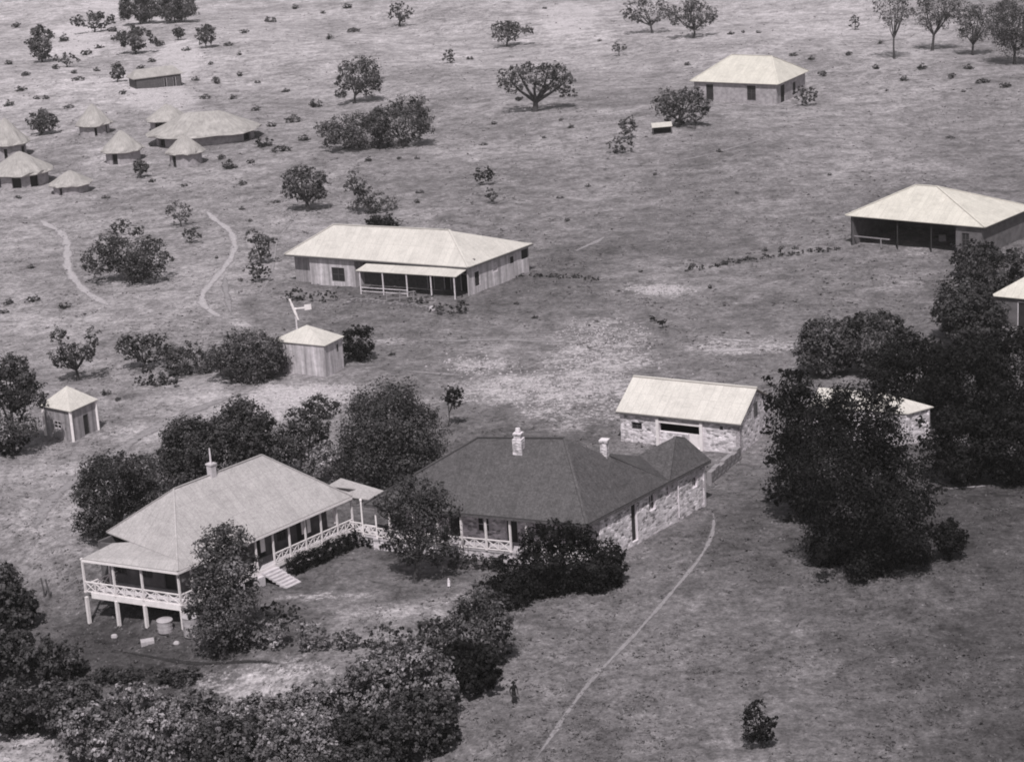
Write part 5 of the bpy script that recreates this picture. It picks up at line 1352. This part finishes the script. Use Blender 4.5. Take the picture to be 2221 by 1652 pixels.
# great overgrown belt along the bottom left
belt = [((-60, 75, 1358, 1470), (10, 1475), 'black overgrown bush in the belt, at the left edge', 'leaf_dark'),
    ((40, 185, 1383, 1480), (110, 1482), 'dark bush in the belt just right of the one at the left edge', 'leaf_dark'),
    ((-50, 110, 1474, 1590), (20, 1590), 'low black bush at the left edge above the pale bottom corner', 'leaf_dark'),
    ((75, 230, 1464, 1590), (150, 1590), 'grey-leaved bush of the belt near the bottom left corner', 'leaf_mid'),
    ((130, 300, 1524, 1650), (215, 1650), 'drooping bush of the belt touching the pale bottom corner', 'leaf_pale'),
    ((220, 370, 1479, 1575), (295, 1578), 'pale-topped bush of the belt below the dark plot', 'leaf_pale'),
    ((270, 440, 1540, 1690), (355, 1688), 'large bush at the bottom edge, right of the drooping one', 'leaf_pale'),
    ((350, 500, 1494, 1600), (425, 1600), 'bright mottled bush of the belt under the bare earth bank', 'leaf_pale'),
    ((420, 590, 1550, 1710), (505, 1705), 'large dark bush at the bottom edge below the bare bank', 'leaf_mid'),
    ((480, 640, 1504, 1610), (560, 1610), 'bright mottled bush of the belt right of the bare bank', 'leaf_pale'),
    ((570, 740, 1540, 1720), (655, 1712), 'tall dark bush at the middle of the bottom edge of the belt', 'leaf_pale'),
    ((620, 770, 1474, 1590), (695, 1590), 'pale mottled bush of the belt below the dark furrow end', 'leaf_pale'),
    ((720, 880, 1530, 1690), (800, 1688), 'black shadowed bush near the right end of the belt', 'leaf_dark'),
    ((740, 890, 1420, 1570), (815, 1570), 'big leafy bush of the belt left of the corner tree', 'leaf_pale'),
    ((830, 985, 1400, 1550), (905, 1552), 'big leafy bush of the belt directly below the corner tree', 'leaf_pale'),
    ((840, 990, 1490, 1640), (905, 1632), 'dark bush forming the right tip of the belt on the paddock', 'leaf_dark'),
    ((930, 1085, 1390, 1500), (1000, 1500), 'black bush of the belt in the shade of the corner tree', 'leaf_black'),
    ((400, 560, 1620, 1740), (480, 1745), 'bush cut off by the bottom edge below the large dark one', 'leaf_dark'),
    ((680, 840, 1610, 1740), (760, 1740), 'bush cut off by the bottom edge near the right end of the belt', 'leaf_dark'),
    ((-70, 40, 1213, 1350), (-10, 1352), 'tall wispy bush at the left edge beside the raised verandah', 'leaf_mid'),
    ((0, 75, 1273, 1360), (35, 1362), 'dark wispy bush left of the raised verandah posts', 'leaf_dark')]
for i, (bb, base, lab, mt) in enumerate(belt):
    plant('belt_bush', lab, 'shrub', base, auto_lobes((bb[0] - 8, bb[1] + 8, bb[2] - 6, bb[3] + 6), 18, 70 + i) + auto_lobes((bb[0] - 14, bb[1] + 14, bb[2] + 25, bb[3] + 10), 9, 170 + i), M[mt], 7.5, 1.45, None, seed=70 + i, single=True, depth=.9)
# garden plot plants below the raised verandah
for i, (bb, base, lab) in enumerate([((205, 300, 1440, 1480), (250, 1480), 'low dark planting in the plot below the furrow'), ((330, 430, 1450, 1480), (380, 1480), 'low plants at the right of the plot below the furrow')]):
    plant('plot_plants', lab, 'plants', base, [(bb[0] + 12 + k * (bb[1] - bb[0] - 24) / 7, (bb[2] + bb[3]) / 2 + 4, 19) for k in range(8)], M['leaf_dark'], 5.5, 1.1, None, seed=95 + i, single=True)
# right side: the great dark conifer-like tree and the wood behind
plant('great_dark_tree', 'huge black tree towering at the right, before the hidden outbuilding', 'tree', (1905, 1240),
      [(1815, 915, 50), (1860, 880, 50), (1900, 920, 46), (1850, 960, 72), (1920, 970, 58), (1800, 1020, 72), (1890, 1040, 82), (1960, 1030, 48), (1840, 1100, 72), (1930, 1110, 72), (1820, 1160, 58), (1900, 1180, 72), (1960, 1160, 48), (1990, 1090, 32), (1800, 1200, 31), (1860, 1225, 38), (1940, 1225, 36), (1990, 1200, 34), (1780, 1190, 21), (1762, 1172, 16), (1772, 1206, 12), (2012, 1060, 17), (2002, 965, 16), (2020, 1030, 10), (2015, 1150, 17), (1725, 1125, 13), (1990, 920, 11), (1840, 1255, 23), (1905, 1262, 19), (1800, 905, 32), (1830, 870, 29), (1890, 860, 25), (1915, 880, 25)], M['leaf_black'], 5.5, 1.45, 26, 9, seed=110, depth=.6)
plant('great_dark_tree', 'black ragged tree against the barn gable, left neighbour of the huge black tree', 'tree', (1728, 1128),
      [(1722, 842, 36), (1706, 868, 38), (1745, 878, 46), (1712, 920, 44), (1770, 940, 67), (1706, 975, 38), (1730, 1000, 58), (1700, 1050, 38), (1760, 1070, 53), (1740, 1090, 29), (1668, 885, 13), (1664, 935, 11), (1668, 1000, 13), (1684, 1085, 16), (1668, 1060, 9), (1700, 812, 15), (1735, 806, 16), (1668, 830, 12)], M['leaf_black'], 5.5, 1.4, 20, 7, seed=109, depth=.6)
plant('dark_bush', 'round black bush at the right foot of the huge tree', 'shrub', (2060, 1215), auto_lobes((2022, 2098, 1118, 1212), 9, 111) + [(2060, 1165, 34)], M['leaf_black'], 5, 1.4, None, seed=111, single=True)
for i, (bb, base, lab, mt) in enumerate([
    ((1735, 1850, 690, 815), (1795, 815), 'grey dense tree at the left of the wood above the white roofed barn', 'leaf_mid'),
    ((1820, 1975, 675, 810), (1895, 812), 'grey rounded tree behind the huge tree, next in the wood', 'leaf_dark'),
    ((1900, 2080, 730, 900), (1990, 900), 'black tree of the wood beyond the outbuilding roof', 'leaf_black'),
    ((2030, 2180, 740, 930), (2105, 935), 'black tree filling the middle of the right-hand wood', 'leaf_black'),
    ((2120, 2290, 700, 930), (2200, 940), 'black tree of the wood at the right edge under the edge hut', 'leaf_black'),
    ((2020, 2160, 880, 1050), (2090, 1050), 'dark tree right of the outbuilding wall', 'leaf_black'),
    ((2120, 2290, 880, 1050), (2200, 1050), 'dark tree at the right edge above the thin pale path', 'leaf_black'),
    ((2035, 2150, 600, 735), (2092, 740), 'dark tree left of the edge hut', 'leaf_dark'),
    ((2100, 2235, 540, 640), (2165, 645), 'dark tree below the open shed at the right edge', 'leaf_dark'),
    ((2070, 2170, 525, 600), (2120, 605), 'dark bush before the window end of the open shed', 'leaf_dark'),
    ((2055, 2175, 640, 770), (2115, 770), 'dark ragged tree just left of the edge hut foot', 'leaf_dark')]):
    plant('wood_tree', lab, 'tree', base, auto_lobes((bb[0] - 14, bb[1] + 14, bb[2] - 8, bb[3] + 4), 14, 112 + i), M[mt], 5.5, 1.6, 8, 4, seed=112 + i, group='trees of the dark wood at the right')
plant('grey_bush', 'grey bush among the black trees right of the outbuilding wall', 'shrub', (2070, 1045), auto_lobes((2015, 2120, 960, 1040), 8, 125), M['leaf_mid'], 5, 1, None, seed=125, single=True)
plant('grey_bush', 'grey bush at the foot of the edge hut', 'shrub', (2150, 735), auto_lobes((2110, 2200, 690, 738), 8, 126), M['leaf_mid'], 4.5, 1, None, seed=126, single=True)
plant('young_tree', 'small black egg-shaped tree alone on the front paddock', 'tree', (1652, 1622), [(1632, 1540, 20), (1645, 1530, 16), (1640, 1565, 28), (1660, 1575, 22), (1676, 1562, 14), (1640, 1592, 22), (1665, 1590, 14), (1622, 1560, 12), (1628, 1590, 14)], M['leaf_black'], 5, 1.1, 7, 5, seed=130)
# upper right
plant('roadside_tree', 'bushy dark tree at the left end of the white roofed distant house', 'tree', (1470, 276), auto_lobes((1412, 1548, 186, 272), 12, 131) + [(1510, 205, 20), (1440, 230, 24)], M['leaf_mid'], 4, 1.1, 6, 5, seed=131)
plant('round_bush', 'small conical bush downhill of the bushy tree by the distant house', 'shrub', (1360, 302), auto_lobes((1340, 1384, 250, 300), 7, 132), M['leaf_mid'], 3.1, 1, None, seed=132, single=True)
plant('round_bush', 'low spreading bush below the small conical bush on the slope', 'shrub', (1345, 332), auto_lobes((1308, 1382, 292, 332), 8, 133), M['leaf_mid'], 3.1, .8, None, seed=133, single=True)
plant('round_bush', 'grey bush against the right side of the distant house', 'shrub', (1740, 230), auto_lobes((1712, 1780, 185, 228), 8, 134), M['leaf_mid'], 3.1, .9, None, seed=134, single=True)
plant('spreading_tree', 'pale wide tree at the top edge, left of the pair', 'tree', (1415, 72), auto_lobes((1338, 1460, -12, 55), 11, 135), M['leaf_mid'], 3.0, .7, 5, 7, seed=135)
plant('spreading_tree', 'darker wide tree at the top edge, right of the pair', 'tree', (1505, 82), auto_lobes((1445, 1562, -8, 70), 11, 136), M['leaf_mid'], 3.0, .8, 5, 7, seed=136)
plant('tall_tree', 'tall thin tree with sparse crown at the top right, left of two', 'tree', (1940, 128), auto_lobes((1890, 1985, -40, 62), 10, 137), M['leaf_mid'], 3.0, .35, 4, 8, seed=137)
plant('tall_tree', 'tall dark trunked tree with sparse crown at the top right, right of two', 'tree', (2022, 110), auto_lobes((1975, 2085, -40, 70), 11, 138), M['leaf_mid'], 3.0, .45, 6, 8, seed=138)
plant('tall_tree', 'sparse leafy tree between the two tall trees and the right edge', 'tree', (2110, 120), auto_lobes((2065, 2165, 0, 95), 11, 139), M['leaf_mid'], 3.0, .5, 5, 8, seed=139)
plant('dark_tree', 'large tree at the top right corner', 'tree', (2200, 140), auto_lobes((2140, 2275, -10, 125), 12, 140), M['leaf_mid'], 3.1, .8, 6, 6, seed=140)
plant('round_bush', 'slim dark bush left of the tall thin trees at the top right', 'shrub', (1852, 66), auto_lobes((1840, 1866, 32, 64), 6, 141), M['leaf_mid'], 2.9, 1, None, seed=141, single=True)
plant('sapling', 'small umbrella-shaped sapling on the slope near the top', 'tree', (1343, 122), [(1343, 102, 11), (1332, 104, 7), (1354, 103, 7)], M['leaf_mid'], 2.9, .9, 2, 3, seed=142)
plant('round_bush', 'dark upright bush on the open slope above the umbrella tree', 'shrub', (972, 138), auto_lobes((958, 988, 106, 138), 6, 143), M['leaf_mid'], 2.9, 1, None, seed=143, single=True)
# upper left
for i, (bb, base, lab, tr, dn) in enumerate([
    ((255, 350, -16, 52), (305, 54), 'wide dark tree at the top edge on the left', 4, 1.6), ((325, 432, -22, 47), (380, 50), 'wide dark tree at the top edge, right of the first', 4, 1.6),
    ((150, 262, 22, 64), (205, 70), 'grey low tree at the top left above the pale patch', 4, 1.2), ((62, 120, 50, 132), (92, 136), 'grey tall tree at the top left corner', 4, 1.1),
    ((240, 345, 55, 112), (295, 118), 'grey loose tree in the middle of the upper left scrub', 4, 1.2), ((372, 402, 58, 84), (387, 88), 'small black tree right of the upper left scrub', 3, 1.3),
    ((420, 470, 48, 100), (446, 105), 'grey tree right of the small black tree at the upper left', 3, .7), ((236, 274, 140, 174), (255, 178), 'small tree above the long dark walled hut', 3, .9),
    ((48, 132, 236, 288), (88, 294), 'dark bushy tree behind the thatched huts at the far left', 5, 1.1), ((108, 180, 112, 142), (145, 146), 'low dark tree under the pale patch at the upper left', 3, .9),
    ((285, 325, 345, 380), (305, 386), 'dark round tree between the thatched huts', 3, 1.1)]):
    plant('hill_tree', lab, 'tree', base, auto_lobes(bb, 9, 150 + i), M['leaf_mid'], 3.0, dn * 1.9, tr, 4, seed=150 + i, group='trees of the upper left slope')
plant('round_bush', 'dark shaggy bush in the middle of the open slope', 'shrub', (1050, 402), auto_lobes((1025, 1073, 358, 400), 7, 165), M['leaf_black'], 3.1, 1.1, None, seed=165, single=True)
plant('round_bush', 'smaller dark bush just below the shaggy bush on the open slope', 'shrub', (1065, 442), auto_lobes((1050, 1083, 404, 440), 6, 166), M['leaf_mid'], 3.1, .8, None, seed=166, single=True)
plant('sapling', 'small round-headed sapling on the open ground above the barn', 'tree', (1437, 712), [(1437, 697, 8), (1431, 700, 5), (1442, 695, 5)], M['leaf_black'], 3.0, 1.2, 2, 3, seed=167)
plant('round_bush', 'tiny slanting bush left of the round-headed sapling', 'shrub', (1416, 697), [(1411, 688, 5), (1416, 692, 5), (1420, 696, 4)], M['leaf_black'], 2.9, 1.2, None, seed=168, single=True)
# the low dark scrub line below the open shed
hedge('scrub_line', 'long low dark line of scrub running to the open shed', [(1490, 588), (1560, 575), (1640, 562), (1720, 552), (1800, 542), (1835, 538)], 12, 7, M['leaf_dark'], 9, 3.4, .9, .7)
hedge('scrub_line', 'short dark line of scrub right of the timber house', [(1095, 600), (1150, 598), (1220, 602), (1300, 607)], 12, 6, M['leaf_dark'], 10, 3.4, .8, .6)
# small bushes dotted on the hillside
SB = [(685, 232, 15), (636, 266, 16), (498, 366, 17), (545, 355, 9), (572, 318, 22), (610, 328, 18), (660, 305, 15), (530, 400, 12), (530, 72, 9), (470, 180, 14), (520, 165, 10), (590, 48, 14), (755, 18, 14), (765, 70, 12), (715, 85, 10),
      (1018, 130, 8), (1072, 270, 7), (1050, 315, 7), (1238, 278, 8), (1215, 262, 6), (905, 345, 6), (865, 345, 7), (800, 350, 9), (910, 418, 9), (1275, 405, 8), (1180, 300, 6), (905, 440, 8), (1215, 430, 7), (690, 430, 12), (600, 440, 8),
      (1585, 75, 8), (1610, 72, 6), (1645, 72, 6), (1490, 142, 7), (1910, 95, 8), (1925, 198, 6), (2090, 200, 7), (1720, 122, 10), (1760, 130, 9), (75, 655, 14), (140, 668, 15), (20, 660, 12), (68, 582, 9), (10, 680, 10), (45, 197, 12), (160, 160, 9),
      (210, 155, 8), (520, 610, 7), (230, 855, 12), (255, 868, 9), (525, 455, 6), (545, 480, 7), (80, 215, 8), (700, 30, 7), (640, 20, 9), (1180, 20, 6), (1300, 90, 5), (440, 70, 10), (1540, 625, 7), (1500, 578, 8), (1940, 615, 6), (2060, 300, 6),
      (1660, 545, 7), (1692, 540, 9), (1725, 540, 8), (1120, 660, 6), (1160, 690, 7), (520, 860, 8), (1390, 590, 6), (620, 790, 9), (850, 770, 8), (880, 620, 5), (1230, 480, 6), (1420, 380, 6), (1560, 330, 7), (1600, 420, 5), (1800, 380, 5), (350, 560, 6), (470, 560, 5)]
protos = []
for i in range(4):
    protos.append(plant('hillside_bush', None, None, SB[i][:2], [(SB[i][0], SB[i][1] - SB[i][2] * .45, SB[i][2] * .75), (SB[i][0] - SB[i][2] * .6, SB[i][1] - SB[i][2] * .3, SB[i][2] * .5), (SB[i][0] + SB[i][2] * .6, SB[i][1] - SB[i][2] * .25, SB[i][2] * .5)],
                        M['leaf_mid'] if i % 2 else M['leaf_dark'], 2.9, 1, None, seed=200 + i, single=True))
SB += [(x_, y_, r_) for x_, y_, r_ in ((40, 60, 12), (70, 95, 14), (120, 150, 10), (140, 90, 15), (190, 120, 13), (215, 105, 11), (170, 175, 12), (255, 145, 12), (310, 150, 11), (330, 135, 9), (345, 100, 13), (300, 75, 12), (240, 70, 12), (405, 110, 10), (495, 100, 10), (520, 120, 8), (460, 140, 9), (100, 215, 9), (150, 235, 10), (20, 230, 12), (270, 205, 10), (425, 175, 9), (445, 215, 11), (505, 215, 9), (560, 240, 12), (590, 275, 12), (480, 345, 10), (330, 395, 9), (400, 405, 8), (230, 430, 8), (40, 430, 9), (620, 200, 9), (560, 180, 8), (20, 140, 12), (55, 165, 10), (2000, 150, 12), (2060, 170, 12), (1960, 175, 10), (2130, 180, 13), (1900, 150, 9), (1780, 165, 12), (2180, 190, 14), (1840, 120, 9), (2100, 150, 11))]
for i, (x, y, r_) in enumerate(SB):
    P = gp(x, y)
    if i < 4: o = protos[i]
    else:
        o = protos[i % 4].copy(); C.objects.link(o); o.location = tuple(P)
        s0 = math.hypot(*jac(gp(*SB[i % 4][:2]))[1]); s1 = math.hypot(*jac(P)[1])
        k = (r_ / s1) / (SB[i % 4][2] / s0); o.scale = (k * random.uniform(.9, 1.3), k * random.uniform(.8, 1.2), k * random.uniform(.7, 1.0)); o.rotation_euler.z = random.uniform(0, 6.28)
    tag(o, 'small dark bush dotted on the pale grass of the hillside', 'bush', 'small bushes dotted over the hillside')

# ------------------------------------------------------------------ small things round the bungalows
def lathe_thing(name, label, cat, px, prof, mat, lidmat=None):
    P = gp(*px); t = thing(name, label, cat, P); m = MB(); m.lathe(P, prof, 18); m.build('barrel', M[mat], t)
    r, z = prof[-1]; m = MB(); m.lathe(P, [(r * 1.06, z + .01), (r * 1.06, z + .05), (r * .3, z + .14), (0, z + .15)], 18); m.build('lid', M[lidmat or mat], t)
Z7 = lambda x, y: (140.1 + .1472 * x, 1195.5 + .1472 * y)
lathe_thing('water_tank', 'short pale round water tank under the raised verandah', 'tank', Z7(1490, 1175), [(0, 0), (.60, 0), (.62, .02), (.62, .3), (.64, .32), (.62, .34), (.62, .62), (.64, .64), (.62, .66), (.62, .95)], 'tank')
lathe_thing('water_tank', 'taller pale round water tank at the corner beside the drooping tree', 'tank', Z7(1880, 1230), [(0, 0), (.64, 0), (.66, .02), (.66, .5), (.68, .52), (.66, .54), (.66, 1.0), (.68, 1.02), (.66, 1.04), (.66, 1.6)], 'tank')
P = gp(*Z7(1220, 1350)); m = MB(); m.ax = (1, .3)
e_ = nrm((1, .35)); m.prism([tuple(P[:2] + e_ * a + np.array([-e_[1], e_[0]]) * b_) for a, b_ in ((-.55, -.35), (.5, -.4), (.58, .3), (-.48, .38))], P[2] - .1, P[2] + .28)
o = m.build('stone_slab', M['concrete'], None, P); tag(o, 'flat pale stone slab lying before the raised verandah', 'slab')
for zx, zy, s_, lab in ((735, 1270, .32, 'pale rounded stone left of the flat slab'), (1650, 1365, .28, 'pale rounded stone right of the flat slab')):
    P = gp(*Z7(zx, zy)); rr = random.Random(zx); m = MB(); n_ = 8
    rings = [[P + np.array([math.cos(k * .785) * s_ * f * rr.uniform(.85, 1.1), math.sin(k * .785) * s_ * f * .8 * rr.uniform(.85, 1.1), z * s_]) for k in range(n_)] for f, z in ((.8, -.2), (1, .3), (.75, .8), (.3, 1.0))]
    for a, b in zip(rings[:-1], rings[1:]):
        for k in range(n_): m.face([a[k], a[(k + 1) % n_], b[(k + 1) % n_], b[k]])
    m.face(rings[-1]); o = m.build('stone', M['concrete'], None, P, True); tag(o, lab, 'stone')
for i, (px, lab) in enumerate(((B1(12, 1118), 'leaning grey fence post at the left, first from the edge'), (B1(48, 1125), 'leaning grey fence post second from the left edge'))):
    P = gp(*px); m = MB(); m.tube([P - [0, 0, .2], P + [-.05 - .06 * i, 0, .8], P + [-.14 - .1 * i, .05, 1.7]], [.09, .08, .06], 7); m.tube([P + [-.14 - .1 * i, .05, 1.69], P + [-.16 - .1 * i, .05, 1.76]], [.06, .03], 7)
    o = m.build('fence_post', M['timber'], None, P); tag(o, lab, 'post')
# pale garden chair / box by the stone wall
P = gp(*B2(1912, 742)); m = MB(); m.ax = (1, .2)
for a, b_ in ((-.25, -.22), (.25, -.22), (-.25, .22), (.25, .22)): m.beam(P + [a, b_, 0], P + [a, b_, .45 if b_ < 0 else .95], .05)
m.beam(P + [-.28, 0, .47], P + [.28, 0, .47], .5, .05); m.beam(P + [-.25, .22, .8], P + [.25, .22, .8], .04, .2)
o = m.build('garden_chair', M['white'], None, P); tag(o, 'white garden chair by the far end of the stone wall', 'chair')

# rough terrace edge and litter before the timber house, lean-to beside the distant house
def low_wall(name, label, pts, h, w, mat, seed):
    r = random.Random(seed); m = MB(); G = [gp(*p) for p in pts]
    for a, b in zip(G[:-1], G[1:]):
        n = max(2, int(np.linalg.norm(b - a) / .7)); e = nrm((b - a)[:2]); nn = np.array([-e[1], e[0]])
        for k in range(n):
            q = a + (b - a) * (k + .5) / n; L_ = np.linalg.norm(b - a) / n * .52; hh = h * r.uniform(.45, 1.15); o = r.uniform(-.12, .12)
            c = q[:2] + nn * o; z = float(hgt(c[0], c[1]))
            m.prism([tuple(c + e * sx_ * L_ * r.uniform(.85, 1.0) + nn * sy_ * w / 2 * r.uniform(.7, 1.1)) for sx_, sy_ in ((-1, -1), (1, -1), (1, 1), (-1, 1))], z - .2, z + hh)
    o = m.build(name, M[mat], None, np.mean(G, axis=0)); return tag(o, label, 'wall')
low_wall('terrace_edge', 'tumbled low stone edge of the terrace before the timber house verandah', [A4(545, 712), A4(640, 690), A4(780, 705), A4(940, 720), A4(1120, 745)], .45, .5, 'stone_rough', 3)
P = gp(*A4(905, 690)); m = MB(); m.ax = (1, .1)
for dx in (-1.6, 0, 1.7): m.beam(P + [dx, .1 * dx, -.1], P + [dx + .05, .1 * dx, 1.25], .13)
m.beam(P + [-1.9, -.16, 1.0], P + [2.0, .24, 1.15], .09); m.beam(P + [-1.7, -.2, .5], P + [1.8, .14, .55], .07)
o = m.build('hitching_rail', M['boards'], None, P); tag(o, 'weathered hitching rail standing in the yard of the timber house', 'rail')
P = gp(*A4(1112, 752)); m = MB(); m.lathe(P, [(0, 0), (.34, 0), (.42, .2), (.36, .5), (.2, .66), (0, .7)], 9); o = m.build('boulder', M['concrete'], None, P, True); tag(o, 'white round boulder in the yard below the timber house', 'stone')
P = gp(1436, 290); t = thing('lean_to', 'tiny lean-to with pale roof half hidden in the bushy tree by the distant house', 'shed', P)
m = MB(); m.slab([P + [-1.7, -.9, 1.25], P + [1.7, -.7, 1.3], P + [1.7, 1.1, 1.75], P + [-1.7, .9, 1.7]], .08); m.build('roof', M['roof_white'], t)
m = MB()
for dx, dy in ((-1.5, -.7), (1.5, -.55), (-1.5, .8), (1.5, .9)): m.beam(P + [dx, dy, -.2], P + [dx, dy, 1.2 if dy < 0 else 1.6], .12)
m.build('frame', M['timber'], t)
m = MB(); m.wall(P + [-1.5, .86, 0], P + [1.5, .96, 0], float(P[2]) - .2, float(P[2]) + 1.5, .06, (), np.array([0, 1.0])); m.build('wall', M['dark'], t)  # dark sheet paints the shade below the lean-to roof

# ------------------------------------------------------------------ people
def skin_mesh(name, joints, bones, mat, parent, sub=1, root=0):
    me = bpy.data.meshes.new(name); base = ROOT[parent.name]
    me.from_pydata([tuple(np.array(j[0]) - base) for j in joints], bones, []); me.materials.append(mat)
    o = bpy.data.objects.new(name, me); C.objects.link(o); o.parent = parent; ROOT[o.name] = base
    sk_ = o.modifiers.new('skin', 'SKIN'); sk_.use_smooth_shade = True
    if not me.skin_vertices: me.skin_vertices.new() if hasattr(me.skin_vertices, 'new') else None
    with bpy.context.temp_override(object=o, active_object=o):
        bpy.context.view_layer.objects.active = o
        if not me.skin_vertices: bpy.ops.mesh.customdata_skin_add()
    for i, j in enumerate(joints):
        sv = me.skin_vertices[0].data[i]; sv.radius = (j[1], j[2] if len(j) > 2 else j[1]); sv.use_root = (i == root)
    ss = o.modifiers.new('sub', 'SUBSURF'); ss.levels = sub; ss.render_levels = sub
    # freeze so that the mesh stays one plain surface
    dg = bpy.context.evaluated_depsgraph_get(); ev = o.evaluated_get(dg); m2 = bpy.data.meshes.new_from_object(ev)
    o.modifiers.clear(); o.data = m2; m2.materials.clear(); m2.materials.append(mat)
    return o

def person(label, px, h, face, mats, hat=True, dress=False, arm=.12):
    P = gp(*px); k = h / 1.75; c, s = math.cos(face), math.sin(face)
    def q(x, y, z): return (P[0] + (x * c - y * s) * k, P[1] + (x * s + y * c) * k, P[2] + z * k)
    t = thing('person', label, 'person', P)
    # pelvis, spine, neck, head, arms, legs in one surface (x = side, y = back)
    J = [(q(0, 0, .95), .12 * k, .10 * k), (q(0, .01, 1.15), .12 * k, .095 * k), (q(0, .01, 1.36), .15 * k, .10 * k), (q(0, .01, 1.47), .06 * k), (q(0, -.01, 1.56), .062 * k), (q(0, -.02, 1.64), .082 * k, .095 * k), (q(0, -.01, 1.72), .06 * k),
         (q(.18, .01, 1.40), .06 * k), (q(.18 + arm, .03, 1.14), .045 * k), (q(.17 + arm, -.06, .9), .034 * k), (q(.165 + arm, -.08, .83), .034 * k, .02 * k),
         (q(-.18, .01, 1.40), .06 * k), (q(-.18 - arm, .03, 1.14), .045 * k), (q(-.17 - arm, -.05, .9), .034 * k), (q(-.165 - arm, -.07, .83), .034 * k, .02 * k),
         (q(.09, 0, .88), .085 * k), (q(.10, -.03, .5), .06 * k), (q(.10, .02, .1), .04 * k), (q(.10, -.03, .04), .04 * k, .035 * k), (q(.11, -.16, .03), .035 * k, .022 * k),
         (q(-.09, 0, .88), .085 * k), (q(-.10, -.01, .5), .06 * k), (q(-.11, .06, .1), .04 * k), (q(-.11, .02, .04), .04 * k, .035 * k), (q(-.12, -.11, .03), .035 * k, .022 * k)]
    Bn = [(0, 1), (1, 2), (2, 3), (3, 4), (4, 5), (5, 6), (2, 7), (7, 8), (8, 9), (9, 10), (2, 11), (11, 12), (12, 13), (13, 14), (0, 15), (15, 16), (16, 17), (17, 18), (18, 19), (0, 20), (20, 21), (21, 22), (22, 23), (23, 24)]
    # nose and fingers
    J.append((q(0, -.125, 1.625), .014 * k)); Bn.append((5, len(J) - 1))
    for hand, sg in ((10, 1), (14, -1)):
        hx = sg * (.165 + arm)
        for f, (dx, ln) in enumerate(((-.026, .075), (-.009, .088), (.009, .082), (.026, .066))):
            i0 = len(J); J.append((q(hx + dx, -.085, .79), .009 * k)); J.append((q(hx + dx, -.098, .79 - ln), .008 * k)); Bn += [(hand, i0), (i0, i0 + 1)]
        i0 = len(J); J.append((q(hx - sg * .04, -.11, .81), .01 * k)); J.append((q(hx - sg * .045, -.13, .77), .008 * k)); Bn += [(hand, i0), (i0, i0 + 1)]
    skin_mesh('body', J, Bn, mats[0], t, 1)
    # shirt with short sleeves
    g = 1.16
    Js = [(q(0, 0, .93), .135 * k, .115 * k), (q(0, .01, 1.15), .135 * k, .11 * k), (q(0, .01, 1.36), .165 * k, .115 * k), (q(0, .01, 1.45), .075 * k), (q(.18, .01, 1.40), .075 * k), (q(.18 + arm * .8, .03, 1.18), .062 * k), (q(-.18, .01, 1.40), .075 * k), (q(-.18 - arm * .8, .03, 1.18), .062 * k)]
    Bs = [(0, 1), (1, 2), (2, 3), (2, 4), (4, 5), (2, 6), (6, 7)]
    skin_mesh('shirt', Js, Bs, mats[1], t, 1)
    if dress:
        m = MB(); m.lathe(q(0, 0, 0), [(.27 * k, .36 * k), (.22 * k, .65 * k), (.15 * k, 1.0 * k), (.14 * k, 1.1 * k)], 14); m.build('skirt', mats[2], t, smooth=True)
    else:
        Jt = [(q(0, 0, .97), .13 * k, .11 * k), (q(.09, 0, .86), .1 * k), (q(.10, -.03, .5), .078 * k), (q(.10, .015, .16), .06 * k), (q(-.09, 0, .86), .1 * k), (q(-.10, -.01, .5), .078 * k), (q(-.11, .055, .16), .06 * k)]
        skin_mesh('trousers', Jt, [(0, 1), (1, 2), (2, 3), (0, 4), (4, 5), (5, 6)], mats[2], t, 1)
    m = MB()
    if hat:
        m.lathe(q(0, -.01, 0), [(.0, 1.69 * k), (.17 * k, 1.675 * k), (.175 * k, 1.69 * k), (.10 * k, 1.71 * k), (.095 * k, 1.8 * k), (.06 * k, 1.83 * k), (0, 1.835 * k)], 14); m.build('hat', mats[3], t, smooth=True)
    else:
        m.lathe(q(0, 0, 0), [(.085 * k, 1.62 * k), (.10 * k, 1.70 * k), (.075 * k, 1.77 * k), (0, 1.79 * k)], 12); m.build('hair', mats[3], t, smooth=True)
person('person in dark shirt and broad dark hat standing alone on the front paddock', (1116, 1526), 1.72, .5, (M['skin'], M['cloth_dark'], M['cloth_mid'], M['cloth_dark']))
person('tiny figure dressed in white standing on the lawn near the corner tree', (974, 1274), .8, -.4, (M['cloth_white'], M['cloth_white'], M['cloth_white'], M['cloth_white']), hat=True, dress=True, arm=.06)

# ------------------------------------------------------------------ air
HAZE = 0.00013  # haze volume added to lift and fade the far tones
if HAZE > 0:
    m = MB(); x0, x1, y0, y1, z0, z1 = -4200, 4200, -400, 5200, -5, 90
    m.prism([(x0, y0), (x1, y0), (x1, y1), (x0, y1)], z0, z1)
    hm = bpy.data.materials.new('haze_air'); hm.use_nodes = True; t_ = hm.node_tree; t_.nodes.clear()
    ou = t_.nodes.new('ShaderNodeOutputMaterial'); pv = t_.nodes.new('ShaderNodeVolumePrincipled')
    pv.inputs['Color'].default_value = (.93, .9, .9, 1); pv.inputs['Density'].default_value = HAZE; pv.inputs['Anisotropy'].default_value = .2
    t_.links.new(pv.outputs[0], ou.inputs['Volume'])
    o = m.build('haze', hm); tag(o, 'thin pale haze over the hillside', kind='stuff')
